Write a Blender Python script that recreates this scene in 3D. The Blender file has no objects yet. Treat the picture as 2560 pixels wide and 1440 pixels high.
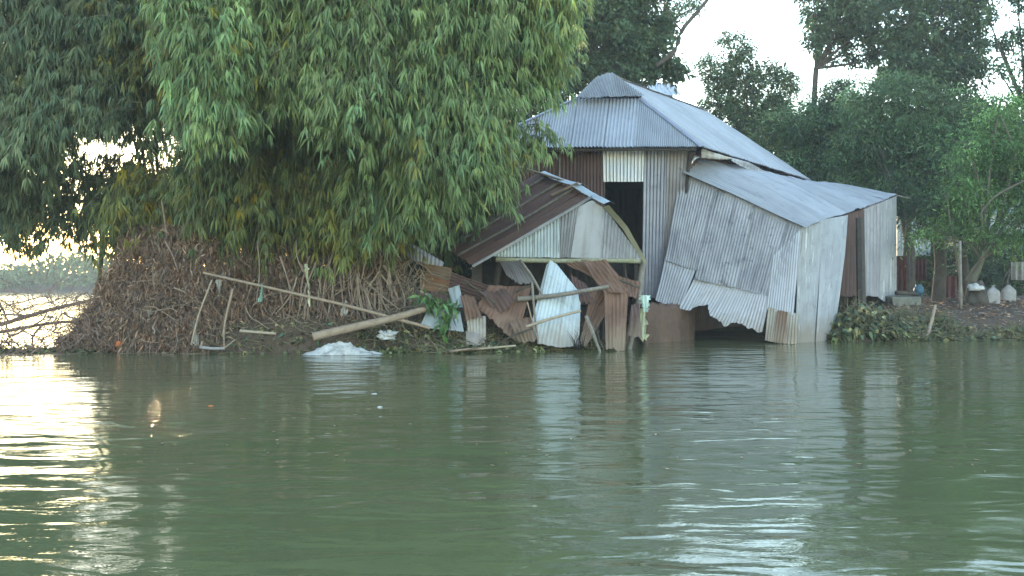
import bpy, math, random
import numpy as np
from mathutils import Vector

rnd = random.Random(7)
rng = np.random.default_rng(7)
S = bpy.context.scene
COL = S.collection

# ------------------------------------------------------------------ camera
F, HZ, CH = 2745.0, 705.0, 1.55          # focal length in photo pixels, horizon row, eye height
cd = bpy.data.cameras.new('camera'); cam = bpy.data.objects.new('camera', cd); COL.objects.link(cam)
cam.location = (0, 0, CH); cam.rotation_euler = (math.radians(90), 0, 0)
cd.sensor_width = 36; cd.lens = 36 * F / 2560; cd.shift_y = -15 / 2560
cd.clip_start = 0.1; cd.clip_end = 6000
S.camera = cam
# ------------------------------------------------------------------ sky, sun, exposure
SUN_EL, SUN_AZ = math.radians(7.0), math.radians(-17.2)      # low sun behind the bamboo, left of centre
w = bpy.data.worlds.new('World'); S.world = w; w.use_nodes = True
nt = w.node_tree; nt.nodes.clear()
sky = nt.nodes.new('ShaderNodeTexSky'); sky.sky_type = 'NISHITA'; sky.sun_disc = False
sky.sun_elevation = SUN_EL; sky.sun_rotation = SUN_AZ; sky.air_density = 1.0; sky.dust_density = 0.15; sky.ozone_density = 0.9
bgn = nt.nodes.new('ShaderNodeBackground'); bgn.inputs[1].default_value = 0.15
wo = nt.nodes.new('ShaderNodeOutputWorld')
nt.links.new(sky.outputs[0], bgn.inputs[0]); nt.links.new(bgn.outputs[0], wo.inputs[0])
sd = bpy.data.lights.new('sun', 'SUN'); sd.energy = 0.3; sd.angle = math.radians(2.0); sd.color = (1, .72, .42)
sun = bpy.data.objects.new('sun', sd); COL.objects.link(sun)
sv = Vector((math.sin(SUN_AZ) * math.cos(SUN_EL), math.cos(SUN_AZ) * math.cos(SUN_EL), math.sin(SUN_EL)))
sun.rotation_euler = sv.to_track_quat('Z', 'Y').to_euler()
S.view_settings.view_transform = 'Standard'; S.view_settings.look = 'None'; S.view_settings.gamma = 1
S.view_settings.exposure = 3.0
S.cycles.use_denoising = True
S.cycles.max_bounces = 8; S.cycles.diffuse_bounces = 3; S.cycles.glossy_bounces = 3; S.cycles.transmission_bounces = 4
S.cycles.transparent_max_bounces = 4; S.cycles.caustics_reflective = False; S.cycles.caustics_refractive = False

# ------------------------------------------------------------------ helpers
def P(px, py, Y):
    return np.array(((px - 1280) * Y / F, Y, CH - (py - HZ) * Y / F))

def mesh(name, V, faces, mat, parent=None, smooth=False, uv=None, col=None):
    V = np.asarray(V, dtype=np.float32)
    me = bpy.data.meshes.new(name)
    if isinstance(faces, np.ndarray):
        k = faces.shape[1]; n = len(faces)
        me.vertices.add(len(V)); me.vertices.foreach_set('co', V.ravel())
        me.loops.add(n * k); me.loops.foreach_set('vertex_index', faces.ravel().astype(np.int32))
        me.polygons.add(n)
        me.polygons.foreach_set('loop_start', np.arange(0, n * k, k, dtype=np.int32))
        me.update(calc_edges=True)
    else:
        me.from_pydata([tuple(map(float, v)) for v in V], [], faces)
    if smooth: me.polygons.foreach_set('use_smooth', np.ones(len(me.polygons), dtype=bool))
    if uv is not None:
        l = me.uv_layers.new(name='UVMap')
        vi = np.empty(len(me.loops), dtype=np.int32); me.loops.foreach_get('vertex_index', vi)
        l.data.foreach_set('uv', np.asarray(uv, dtype=np.float32)[vi].ravel())
    if col is not None:
        at = me.attributes.new('tint', 'FLOAT_COLOR', 'POINT')
        c4 = np.ones((len(V), 4), dtype=np.float32); c4[:, :3] = col
        at.data.foreach_set('color', c4.ravel())
    if mat: me.materials.append(mat)
    o = bpy.data.objects.new(name, me); COL.objects.link(o)
    if parent: o.parent = parent
    return o

def tag(o, label=None, cat=None, group=None, kind=None):
    if label: o['label'] = label
    if cat: o['category'] = cat
    if group: o['group'] = group
    if kind: o['kind'] = kind
    return o

def empty(name, label, cat, group=None):
    """An Empty left at the origin: all parts are modelled in world metres."""
    o = bpy.data.objects.new(name, None); COL.objects.link(o); o.empty_display_size = .2
    return tag(o, label, cat, group)

def part_group(name, parent):
    o = bpy.data.objects.new(name, None); COL.objects.link(o); o.parent = parent; o.empty_display_size = .1
    return o

def nrm(v):
    v = np.asarray(v, dtype=float)
    return v / np.maximum(np.linalg.norm(v, axis=-1, keepdims=True), 1e-9)

def tubes(Pt, R, k=5, cap=False):
    """Pt (N,M,3) polylines, R (N,M) radii -> verts, quads"""
    Pt = np.asarray(Pt, dtype=float); R = np.asarray(R, dtype=float)
    N, M, _ = Pt.shape
    T = np.gradient(Pt, axis=1); T = nrm(T)
    ref = np.where(np.abs(T[..., 2:3]) > .9, np.array([1., 0, 0]), np.array([0, 0, 1.]))
    A = nrm(np.cross(T, ref)); B = np.cross(T, A)
    ang = np.arange(k) * 2 * math.pi / k
    V = Pt[:, :, None, :] + R[:, :, None, None] * (A[:, :, None, :] * np.cos(ang)[:, None] + B[:, :, None, :] * np.sin(ang)[:, None])
    V = V.reshape(-1, 3)
    i = np.arange(N)[:, None, None]; j = np.arange(M - 1)[None, :, None]; c = np.arange(k)[None, None, :]
    a = (i * M + j) * k + c; b = (i * M + j) * k + (c + 1) % k
    q = np.stack([a, b, b + k, a + k], -1).reshape(-1, 4)
    return V, q

def smooth_poly(pts, n):
    pts = np.asarray(pts, dtype=float)
    d = np.r_[0, np.cumsum(np.linalg.norm(np.diff(pts, axis=0), axis=1))]; d /= d[-1]
    t = np.linspace(0, 1, n)
    out = np.stack([np.interp(t, d, pts[:, c]) for c in range(pts.shape[1])], 1)
    if len(pts) > 2:
        for _ in range(2):
            out[1:-1] = (out[:-2] + 2 * out[1:-1] + out[2:]) / 4
    return out

def pole(name, pts, r0, r1, mat, parent=None, n=10, k=8, bumps=0.0, node=0.0):
    """a pole with closed ends, optional bamboo-like nodes"""
    c = smooth_poly(pts, n); t = np.linspace(0, 1, n)
    if node:
        L = np.linalg.norm(np.diff(c, axis=0), axis=1).sum(); m = max(2, int(L / node))
        tt = []; rr = []
        for i in range(m):
            for f, s in ((0, 1.16), (.05, 1.0), (.95, 1.0)):
                tt.append((i + f) / m); rr.append(s)
        tt.append(1); rr.append(1.16)
        tt = np.array(tt); c = np.stack([np.interp(tt, t, c[:, q]) for q in range(3)], 1)
        R = (r0 + (r1 - r0) * tt) * np.array(rr)
    else:
        R = r0 + (r1 - r0) * t
        if bumps: R = R * (1 + rng.uniform(-bumps, bumps, len(R)))
    V, q = tubes(c[None], R[None], k)
    faces = [tuple(f) for f in q.tolist()] + [tuple(range(k))[::-1], tuple(range(len(V) - k, len(V)))]
    return mesh(name, V, faces, mat, parent, smooth=True if k > 6 else False)

def box(name, c, sx, sy, sz, mat, parent=None, rz=0., jit=0.0, bev=0.02, rx=0., ry=0.):
    import bmesh
    bm = bmesh.new(); bmesh.ops.create_cube(bm, size=1)
    for v in bm.verts: v.co = Vector((v.co.x * sx, v.co.y * sy, v.co.z * sz)) + Vector([rnd.uniform(-jit, jit) for _ in range(3)])
    if bev: bmesh.ops.bevel(bm, geom=list(bm.edges), offset=bev, segments=2, affect='EDGES', profile=.6)
    me = bpy.data.meshes.new(name); bm.to_mesh(me); bm.free(); me.materials.append(mat)
    o = bpy.data.objects.new(name, me); COL.objects.link(o); o.location = c; o.rotation_euler = (rx, ry, rz)
    if parent: o.parent = parent
    return o

def interp_poly(poly, a):
    aa = np.array([p[0] for p in poly], dtype=float); pp = np.array([p[1] for p in poly], dtype=float)
    return np.stack([np.interp(a, aa, pp[:, c]) for c in range(3)], 1)

def auto(pts):
    """points -> [(fraction of length, point)]"""
    pts = np.asarray(pts, dtype=float)
    d = np.r_[0, np.cumsum(np.linalg.norm(np.diff(pts, axis=0), axis=1))]; d /= d[-1]
    return list(zip(d, pts))

def corr(name, top, bot, mat, parent=None, a0=0., a1=1., pitch=.1, amp=.016, nb=6, bulge=0., off=0., jagb=0., jagt=0.,
         wrinkle=0., wob=0., flip=False, cols=6, curl=0., twist=0.):
    """One corrugated sheet between a top and a bottom edge line. Ribs run from top to bottom."""
    tl = interp_poly(top, np.array([a0, a1])); bl = interp_poly(bot, np.array([a0, a1]))
    width = max(np.linalg.norm(tl[1] - tl[0]), np.linalg.norm(bl[1] - bl[0]), .05)
    nw = max(2, round(width / pitch)); na = nw * cols + 1
    s = np.linspace(0, 1, na); a = a0 + (a1 - a0) * s
    T = interp_poly(top, a); B = interp_poly(bot, a)
    t = np.linspace(0, 1, nb + 1)
    D = B - T; L = np.linalg.norm(D, axis=1, keepdims=True)
    jt = np.zeros(na); jb = np.zeros(na)
    def jag(): 
        k = rng.normal(0, 1, na); kk = np.convolve(k, np.ones(cols) / cols, 'same') * 1.6
        big = np.interp(np.linspace(0, 1, na), np.linspace(0, 1, nw // 3 + 3), rng.normal(0, 1, nw // 3 + 3))
        return .5 * kk + .7 * big
    if jagt: jt = np.abs(jag()) * jagt
    if jagb: jb = np.abs(jag()) * jagb
    Ls = np.maximum(L[:, 0], .02)
    f0 = np.clip(jt / Ls, 0, .45); f1 = 1 - np.clip(jb / Ls, 0, .6)
    tt = f0[:, None] + (f1 - f0)[:, None] * t[None]
    G = T[:, None, :] + D[:, None, :] * tt[..., None]
    n0 = np.cross(B[-1] - T[0], B[0] - T[-1]); n0 = n0 / (np.linalg.norm(n0) + 1e-9)
    if n0[1] > 0 and not flip: n0 = -n0
    ss, t2 = s[:, None], tt
    o = off + amp * np.sin(2 * math.pi * nw * ss + 0 * t2)
    o = o + bulge * (1 - (2 * ss - 1) ** 2) * (1 - (2 * t2 - 1) ** 2)
    o = o + curl * t2 ** 2 + twist * (ss - .5) * (t2 - .5) * 4
    if wrinkle:
        ph = rng.uniform(0, 6.28, 6); fr = rng.uniform(.6, 2.2, 6)
        tri = lambda v: 2 / math.pi * np.arcsin(np.sin(v))                   # folded, not wavy: tin creases sharply
        o = o + wrinkle * (tri(fr[0] * 4 * ss + ph[0] + 4 * t2) + .8 * tri(fr[1] * 5 * t2 + ph[1] - 2.5 * ss) + .3 * np.sin(fr[2] * 9 * ss + ph[2]) * np.sin(fr[3] * 9 * t2 + ph[3]))
    if wob: G[..., 2] += wob * np.sin(3 * ss + rng.uniform(0, 6))
    G = G + n0 * o[..., None]
    uv = np.stack([np.broadcast_to(a[:, None] * width / max(a1 - a0, 1e-6), G.shape[:2]), t2 * L], -1).reshape(-1, 2)
    uv = uv + rng.uniform(0, 40, 2)
    m = nb + 1
    i = np.arange(na - 1)[:, None] * m + np.arange(nb)[None]
    q = np.stack([i, i + m, i + m + 1, i + 1], -1).reshape(-1, 4)
    return mesh(name, G.reshape(-1, 3), q, mat, parent, smooth=True, uv=uv)

def pts(l, Y):
    """image points at one depth, or (px,py,Y) triples"""
    return [P(p[0], p[1], p[2] if len(p) > 2 else Y) for p in l]

class Plane:
    def __init__(s, a, b, c):
        s.o = np.array(a); s.n = np.cross(np.array(b) - s.o, np.array(c) - s.o); s.n /= np.linalg.norm(s.n)
        if s.n[1] > 0: s.n = -s.n
    def at(s, px, py, off=0.):
        d = np.array(((px - 1280) / F, 1., -(py - HZ) / F)); o = np.array((0, 0, CH))
        t = np.dot(s.o - o, s.n) / np.dot(d, s.n)
        return o + d * t + s.n * off
    def line(s, l, off=0.): return [s.at(x, y, off) for x, y in l]

# ------------------------------------------------------------------ materials
class N:
    def __init__(s, name):
        s.m = bpy.data.materials.new(name); s.m.use_nodes = True; s.t = s.m.node_tree; s.t.nodes.clear()
        s.out = s.new('ShaderNodeOutputMaterial')
    def new(s, t, **kw):
        n = s.t.nodes.new(t)
        for k, v in kw.items(): setattr(n, k, v)
        return n
    def link(s, a, b): s.t.links.new(a, b)
    def val(s, sock, v):
        if hasattr(v, 'links') or isinstance(v, bpy.types.NodeSocket): s.link(v, sock)
        else: sock.default_value = v
    def coord(s, kind='UV', scale=(1, 1, 1)):
        c = s.new('ShaderNodeTexCoord'); m = s.new('ShaderNodeMapping'); m.inputs['Scale'].default_value = scale
        s.link(c.outputs[kind], m.inputs[0]); return m.outputs[0]
    def noise(s, vec, scale, detail=4, rough=.6, dist=0.):
        n = s.new('ShaderNodeTexNoise'); s.link(vec, n.inputs['Vector']); n.inputs['Scale'].default_value = scale
        n.inputs['Detail'].default_value = detail; n.inputs['Roughness'].default_value = rough; n.inputs['Distortion'].default_value = dist
        return n.outputs[0]
    def ramp(s, f, lo, hi):
        n = s.new('ShaderNodeMapRange'); n.interpolation_type = 'SMOOTHSTEP'
        s.link(f, n.inputs[0]); n.inputs[1].default_value = lo; n.inputs[2].default_value = hi; return n.outputs[0]
    def mul(s, a, b):
        n = s.new('ShaderNodeMath', operation='MULTIPLY'); s.val(n.inputs[0], a); s.val(n.inputs[1], b); return n.outputs[0]
    def mix(s, f, a, b):
        n = s.new('ShaderNodeMix', data_type='RGBA'); s.val(n.inputs[0], f)
        for k, v in ((6, a), (7, b)):
            if isinstance(v, (tuple, list)): n.inputs[k].default_value = (*v[:3], 1)
            else: s.link(v, n.inputs[k])
        return n.outputs[2]
    def bsdf(s, col, rough=.6, metal=0., spec=.5, bump=None, bstr=.3, bdist=.01):
        b = s.new('ShaderNodeBsdfPrincipled')
        if isinstance(col, (tuple, list)): b.inputs['Base Color'].default_value = (*col[:3], 1)
        else: s.link(col, b.inputs['Base Color'])
        s.val(b.inputs['Roughness'], rough); s.val(b.inputs['Metallic'], metal); b.inputs['Specular IOR Level'].default_value = spec
        if bump is not None:
            bn = s.new('ShaderNodeBump'); bn.inputs['Strength'].default_value = bstr; bn.inputs['Distance'].default_value = bdist
            s.link(bump, bn.inputs['Height']); s.link(bn.outputs[0], b.inputs['Normal'])
        s.link(b.outputs[0], s.out.inputs[0]); return b

def tin(name, base, alt, dirt=(.10, .085, .07), dirt_amt=.5, rust=(.16, .07, .04), rust_lo=.62, metal=.35, rough=.42, streak=.5, flake=0.):
    """galvanised sheet: mottled zinc, run-off streaks along the ribs, rust freckles"""
    m = N(name); uv = m.coord('UV')
    big = m.noise(uv, 1.1, 4, .6, .3)
    c = m.mix(m.ramp(big, .35, .68), base, alt)
    st = m.noise(m.coord('UV', (7, .55, 1)), 1.0, 5, .65, .2)
    c = m.mix(m.mul(m.ramp(st, .5, .78), streak), c, dirt)
    if flake:
        fl = m.noise(m.coord('UV', (11, .8, 1)), 1.0, 4, .6, .3); c = m.mix(m.mul(m.ramp(fl, .60, .66), flake), c, (.72, .75, .78))
    d = m.noise(uv, 2.6, 6, .7, .6)
    c = m.mix(m.mul(m.ramp(d, .52, .74), dirt_amt), c, dirt)
    r = m.noise(m.coord('UV', (1.6, .8, 1)), 2.2, 7, .72, .4)
    rf = m.ramp(r, rust_lo, rust_lo + .1)
    c = m.mix(rf, c, rust)
    g = m.coord('Object'); sx = m.new('ShaderNodeSeparateXYZ'); m.link(g, sx.inputs[0])          # flood mud dried on the lowest part
    hz = m.new('ShaderNodeMath', operation='MULTIPLY_ADD'); m.link(m.noise(g, 2.2, 5, .7), hz.inputs[0]); hz.inputs[1].default_value = 1.1; m.link(sx.outputs[2], hz.inputs[2])
    md = m.new('ShaderNodeMapRange'); m.link(hz.outputs[0], md.inputs[0]); md.inputs[1].default_value = .75; md.inputs[2].default_value = 1.35; md.inputs[3].default_value = .75; md.inputs[4].default_value = 0
    c = m.mix(md.outputs[0], c, (.27, .215, .165))
    f = m.noise(uv, 45, 3, .7)
    c = m.mix(m.mul(m.ramp(f, .4, .7), .22), c, dirt)
    oi = m.new('ShaderNodeObjectInfo'); tv = m.new('ShaderNodeMapRange'); m.link(oi.outputs['Random'], tv.inputs[0]); tv.inputs[3].default_value = .84; tv.inputs[4].default_value = 1.08
    hs = m.new('ShaderNodeHueSaturation'); m.link(c, hs.inputs['Color']); m.link(tv.outputs[0], hs.inputs['Value']); c = hs.outputs[0]
    mf = m.new('ShaderNodeMath', operation='MULTIPLY_ADD'); m.link(rf, mf.inputs[0]); mf.inputs[1].default_value = -metal; mf.inputs[2].default_value = metal
    m.bsdf(c, rough, mf.outputs[0], .4, f, .15, .004)
    return m.m

def earthy(name, c1, c2, c3, scale=1.5, rough=.9, bstr=.6, bdist=.05, wet=None):
    m = N(name); g = m.coord('Object')
    n1 = m.noise(g, scale, 6, .65, .4); n2 = m.noise(g, scale * 7, 5, .7)
    c = m.mix(m.ramp(n1, .35, .65), c1, c2); c = m.mix(m.mul(m.ramp(n2, .5, .75), .7), c, c3)
    m.bsdf(c, rough, 0, .25, n2, bstr, bdist)
    return m.m

def wood(name, c1, c2, scale=1., rough=.8):
    m = N(name); g = m.coord('Object', (6 * scale, 6 * scale, 6 * scale))
    n1 = m.noise(g, 1.2, 5, .6, 1.0); n2 = m.noise(g, 9, 4, .7)
    c = m.mix(m.ramp(n1, .3, .7), c1, c2); c = m.mix(m.mul(m.ramp(n2, .5, .8), .5), c, tuple(x * .5 for x in c1))
    m.bsdf(c, rough, 0, .3, n2, .4, .01)
    return m.m

def leafmat(name, c1, c2, trans=.35, rough=.55, spec=.25):
    """tint attribute multiplies the leaf colour, leaf to leaf"""
    m = N(name)
    at = m.new('ShaderNodeAttribute', attribute_name='tint')
    g = m.coord('Object'); n = m.noise(g, .9, 3, .6)
    c = m.mix(m.ramp(n, .35, .65), c1, c2)
    mm = m.new('ShaderNodeMix', data_type='RGBA', blend_type='MULTIPLY'); mm.inputs[0].default_value = 1
    m.link(c, mm.inputs[6]); m.link(at.outputs[0], mm.inputs[7])
    b = m.bsdf(mm.outputs[2], rough, 0, spec)
    tr = m.new('ShaderNodeBsdfTranslucent'); m.link(mm.outputs[2], tr.inputs[0])
    mx = m.new('ShaderNodeMixShader'); mx.inputs[0].default_value = trans
    m.link(b.outputs[0], mx.inputs[1]); m.link(tr.outputs[0], mx.inputs[2]); m.link(mx.outputs[0], m.out.inputs[0])
    return m.m

def cloth(name, c1, c2, rough=.85, scale=6):
    m = N(name); g = m.coord('Object'); n = m.noise(g, scale, 5, .65, .3); n2 = m.noise(g, scale * 12, 3, .6)
    c = m.mix(m.ramp(n, .4, .7), c1, c2)
    m.bsdf(c, rough, 0, .3, n2, .3, .005); return m.m

M = {}
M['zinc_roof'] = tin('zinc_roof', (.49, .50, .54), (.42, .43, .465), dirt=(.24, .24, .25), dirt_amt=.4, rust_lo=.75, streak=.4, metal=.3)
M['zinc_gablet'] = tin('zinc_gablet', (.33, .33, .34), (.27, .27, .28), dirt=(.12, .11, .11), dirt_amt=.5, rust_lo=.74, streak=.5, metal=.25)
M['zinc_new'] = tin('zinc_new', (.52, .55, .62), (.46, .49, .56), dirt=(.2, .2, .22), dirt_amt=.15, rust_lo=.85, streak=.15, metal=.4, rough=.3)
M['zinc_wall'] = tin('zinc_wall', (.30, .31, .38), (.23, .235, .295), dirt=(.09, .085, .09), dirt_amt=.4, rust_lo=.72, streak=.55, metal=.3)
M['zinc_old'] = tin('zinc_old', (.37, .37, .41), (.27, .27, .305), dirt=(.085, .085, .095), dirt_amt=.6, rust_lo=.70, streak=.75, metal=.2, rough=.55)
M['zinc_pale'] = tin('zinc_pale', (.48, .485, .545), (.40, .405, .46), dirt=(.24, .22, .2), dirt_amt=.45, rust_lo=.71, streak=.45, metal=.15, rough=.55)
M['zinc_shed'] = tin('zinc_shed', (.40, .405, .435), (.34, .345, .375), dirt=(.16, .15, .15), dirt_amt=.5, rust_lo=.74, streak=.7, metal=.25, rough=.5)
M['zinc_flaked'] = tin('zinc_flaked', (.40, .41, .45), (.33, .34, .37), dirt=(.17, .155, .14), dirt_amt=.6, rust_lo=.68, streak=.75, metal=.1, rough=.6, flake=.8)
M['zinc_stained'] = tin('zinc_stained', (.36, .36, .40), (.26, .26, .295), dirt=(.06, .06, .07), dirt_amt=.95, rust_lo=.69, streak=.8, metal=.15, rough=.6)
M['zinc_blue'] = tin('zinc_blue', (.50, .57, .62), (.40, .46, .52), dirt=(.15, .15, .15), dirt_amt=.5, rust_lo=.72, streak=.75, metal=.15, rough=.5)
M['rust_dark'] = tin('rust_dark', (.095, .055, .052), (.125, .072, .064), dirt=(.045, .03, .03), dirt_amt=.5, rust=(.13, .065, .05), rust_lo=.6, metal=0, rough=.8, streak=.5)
M['rust_roof'] = tin('rust_roof', (.20, .115, .10), (.155, .09, .08), dirt=(.055, .042, .04), dirt_amt=.45, rust=(.15, .075, .055), rust_lo=.64, metal=0, rough=.8, streak=.4)
M['rust_mud'] = tin('rust_mud', (.20, .115, .085), (.15, .085, .065), dirt=(.07, .045, .035), dirt_amt=.5, rust=(.26, .16, .12), rust_lo=.62, metal=0, rough=.9, streak=.6)
M['rust_orange'] = tin('rust_orange', (.26, .14, .08), (.20, .15, .11), dirt=(.08, .05, .04), dirt_amt=.5, rust=(.22, .10, .05), rust_lo=.55, metal=0, rough=.85, streak=.5)
M['zinc_mauve'] = tin('zinc_mauve', (.27, .25, .26), (.2, .175, .18), dirt=(.1, .07, .06), dirt_amt=.5, rust=(.16, .09, .07), rust_lo=.6, metal=.15, rough=.6)
M['zinc_yellow'] = tin('zinc_yellow', (.24, .22, .15), (.19, .175, .12), dirt=(.1, .09, .06), dirt_amt=.5, rust_lo=.7, metal=.1, rough=.7)
M['zinc_tan'] = tin('zinc_tan', (.36, .32, .27), (.42, .4, .38), dirt=(.15, .12, .09), dirt_amt=.5, rust_lo=.75, metal=.1, rough=.6)
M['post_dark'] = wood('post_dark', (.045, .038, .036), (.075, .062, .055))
M['post_grey'] = wood('post_grey', (.17, .15, .135), (.26, .23, .2))
M['post_green'] = wood('post_green', (.22, .22, .12), (.34, .33, .27))
M['stalk'] = wood('stalk', (.12, .10, .06), (.22, .19, .12), .3)
M['bamboo_dry'] = wood('bamboo_dry', (.25, .185, .14), (.34, .26, .195))
M['bamboo_pale'] = wood('bamboo_pale', (.34, .27, .2), (.42, .345, .27))
M['bamboo_culm'] = wood('bamboo_culm', (.06, .07, .025), (.11, .10, .045))
M['bark'] = wood('bark', (.055, .045, .038), (.10, .085, .07), .5)
M['bark_pale'] = wood('bark_pale', (.10, .092, .07), (.16, .145, .11), .5)
M['twig'] = wood('twig', (.21, .14, .115), (.31, .22, .18), .3)
M['twig_pale'] = wood('twig_pale', (.26, .2, .15), (.38, .3, .23), .3)
M['mud'] = earthy('mud', (.15, .095, .07), (.10, .065, .05), (.2, .135, .10), 1.2)
M['mud_wall'] = earthy('mud_wall', (.16, .10, .078), (.11, .07, .055), (.21, .145, .115), .9)
M['concrete'] = earthy('concrete', (.2, .2, .17), (.14, .14, .12), (.27, .26, .22), 2, bstr=.4, bdist=.02)
M['sack_white'] = cloth('sack_white', (.52, .52, .52), (.27, .25, .23))
M['sack_grey'] = cloth('sack_grey', (.30, .285, .285), (.2, .185, .18))
M['rag_green'] = cloth('rag_green', (.30, .46, .38), (.24, .36, .3))
M['rag_yellow'] = cloth('rag_yellow', (.52, .52, .34), (.42, .44, .33))
M['rag_mint'] = cloth('rag_mint', (.55, .68, .64), (.4, .5, .48))
M['rag_grey'] = cloth('rag_grey', (.36, .33, .29), (.24, .21, .18))
M['red_cloth'] = cloth('red_cloth', (.12, .05, .05), (.07, .035, .035))
M['blue_plastic'] = cloth('blue_plastic', (.05, .12, .18), (.04, .09, .13), .4)
M['orange_plastic'] = cloth('orange_plastic', (.55, .16, .05), (.4, .12, .04), .5)
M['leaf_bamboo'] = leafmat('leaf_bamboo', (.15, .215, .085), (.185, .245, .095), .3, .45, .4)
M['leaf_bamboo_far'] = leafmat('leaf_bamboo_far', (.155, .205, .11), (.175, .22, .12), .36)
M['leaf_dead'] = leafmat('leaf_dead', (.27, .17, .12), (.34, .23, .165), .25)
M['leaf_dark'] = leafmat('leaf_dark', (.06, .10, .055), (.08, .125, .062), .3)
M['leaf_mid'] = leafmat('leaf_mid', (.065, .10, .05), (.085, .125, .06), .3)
M['leaf_feather'] = leafmat('leaf_feather', (.075, .13, .065), (.095, .15, .07), .35)
M['leaf_bright'] = leafmat('leaf_bright', (.09, .17, .055), (.12, .20, .07), .35)
M['leaf_glossy'] = leafmat('leaf_glossy', (.05, .12, .03), (.09, .17, .05), .2, .35, .5)
M['debris_leaf'] = leafmat('debris_leaf', (.105, .13, .055), (.17, .165, .085), .2)
M['far_leaf'] = leafmat('far_leaf', (.12, .17, .06), (.16, .2, .09), .3)

# water: murky green river, small ripples
m = N('river_water'); g = m.coord('Object')
gx = m.coord('Object', (.55, 1.0, 1)); 
n1 = m.noise(gx, 2.0, 2, .5, .5); n2 = m.noise(m.coord('Object', (.6, 1.5, 1)), 5.0, 4, .68, .3); n3 = m.noise(m.coord('Object', (.3, .5, 1)), .45, 3, .55)
patch = m.new('ShaderNodeMapRange'); m.link(n3, patch.inputs[0]); patch.inputs[1].default_value = .36; patch.inputs[2].default_value = .66; patch.inputs[3].default_value = .30; patch.inputs[4].default_value = 1.25
a0 = m.mul(n1, patch.outputs[0])
a1 = m.new('ShaderNodeMath', operation='MULTIPLY_ADD'); m.link(n2, a1.inputs[0]); m.val(a1.inputs[1], m.mul(patch.outputs[0], .10)); m.link(a0, a1.inputs[2])
murk = m.mix(m.ramp(n3, .3, .7), (.11, .122, .055), (.125, .128, .062))
b = m.bsdf(murk, .04, 0, .5, a1.outputs[0], .46, .10); b.inputs['IOR'].default_value = 1.333
M['water'] = m.m

# ground: bare earth with leaf litter
m = N('bank_earth'); g = m.coord('Object')
n1 = m.noise(g, .5, 6, .65, .3); n2 = m.noise(g, 6, 6, .7); n3 = m.noise(g, 30, 3, .6)
c = m.mix(m.ramp(n1, .35, .65), (.11, .075, .055), (.085, .06, .045)); c = m.mix(m.ramp(n2, .5, .75), c, (.16, .115, .085))
c = m.mix(m.mul(m.ramp(n3, .6, .72), .6), c, (.24, .2, .14))
m.bsdf(c, .9, 0, .2, n2, .7, .06); M['earth'] = m.m

# ------------------------------------------------------------------ ground and river
SHORE = np.array([(-9.0, 24.4), (-6.2, 23.9), (-3.7, 24.0), (-1.4, 24.6), (.6, 25.3), (2.2, 26.6), (3.4, 28.3), (4.6, 30.6), (5.6, 34.5), (7.6, 35.0), (8.5, 31.0), (8.9, 28.7), (10.7, 29.0), (13.7, 29.4), (22, 30.5),
                  (60, 36), (400, 60), (400, 500), (90, 160), (40, 90), (12, 60), (-2, 46), (-8.5, 33), (-9.6, 28)], dtype=float)
SHORE_N = np.array([p for p in SHORE[:16] if not (4.0 < p[0] < 8.7)])                          # near shore without the hollow under the shed
def shore_dist(x, y):
    """signed distance to the shore line, positive inland"""
    p = np.stack([x, y], -1); best = np.full(x.shape, 1e9); inside = np.zeros(x.shape, bool)
    A = SHORE; Bq = np.roll(SHORE, -1, 0)
    for a, b in zip(A, Bq):
        d = b - a; t = np.clip(((p - a) @ d) / (d @ d), 0, 1)
        best = np.minimum(best, np.linalg.norm(p - (a + t[..., None] * d), axis=-1))
        c = ((a[1] > y) != (b[1] > y)) & (x < (b[0] - a[0]) * (y - a[1]) / (b[1] - a[1] + 1e-12) + a[0])
        inside ^= c
    return np.where(inside, best, -best)
def ground_z(x, y):
    x = np.asarray(x, float); y = np.asarray(y, float)
    d = shore_dist(x, y)
    soft = np.clip((x - 5) / 4, 0, 1)                       # steep cut bank by the bamboo, gentle to the right
    k = .55 + 2.3 * soft
    up = (1.0 + .06 * np.sin(x * .9) * np.cos(y * .7)) * (1 - np.exp(-np.maximum(d, 0) / k))
    up = up + .05 * np.sin(x * 3.1 + 1.3 * np.sin(y * 2.3)) * np.sin(y * 2.7 + x) * np.clip(d, 0, 1)
    far = np.clip((y - 165) / 12, 0, 1) * 1.5 + np.clip((y - 200) / 300, 0, 1) * 1.5
    return np.where(d > 0, up, np.maximum(np.maximum(d * .5, -1.6), -1.6 + np.where(d < 0, far * 2.0, 0)))
def axis(lo, hi, c0, c1, fine):
    mid = np.arange(c0, c1, fine)
    l = c0 - np.geomspace(fine, c0 - lo, 34)[::-1]; r = c1 + np.geomspace(fine, hi - c1, 34)
    return np.r_[l, mid, r]
gx_, gy_ = axis(-1500, 1500, -12, 18, .16), axis(-300, 3000, 22, 40, .16)
X, Yg = np.meshgrid(gx_, gy_, indexing='ij')
Zg = ground_z(X, Yg)
ny = len(gy_)
i = np.arange(len(gx_) - 1)[:, None] * ny + np.arange(ny - 1)[None]
tag(mesh('ground', np.stack([X, Yg, Zg], -1).reshape(-1, 3), np.stack([i, i + ny, i + ny + 1, i + 1], -1).reshape(-1, 4), M['earth'], smooth=True), kind='structure')
wv = np.array([(-1500, -300, 0), (1500, -300, 0), (1500, 3000, 0), (-1500, 3000, 0)], float)
tag(mesh('river', wv, [(0, 1, 2, 3)], M['water']), kind='structure')
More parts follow.
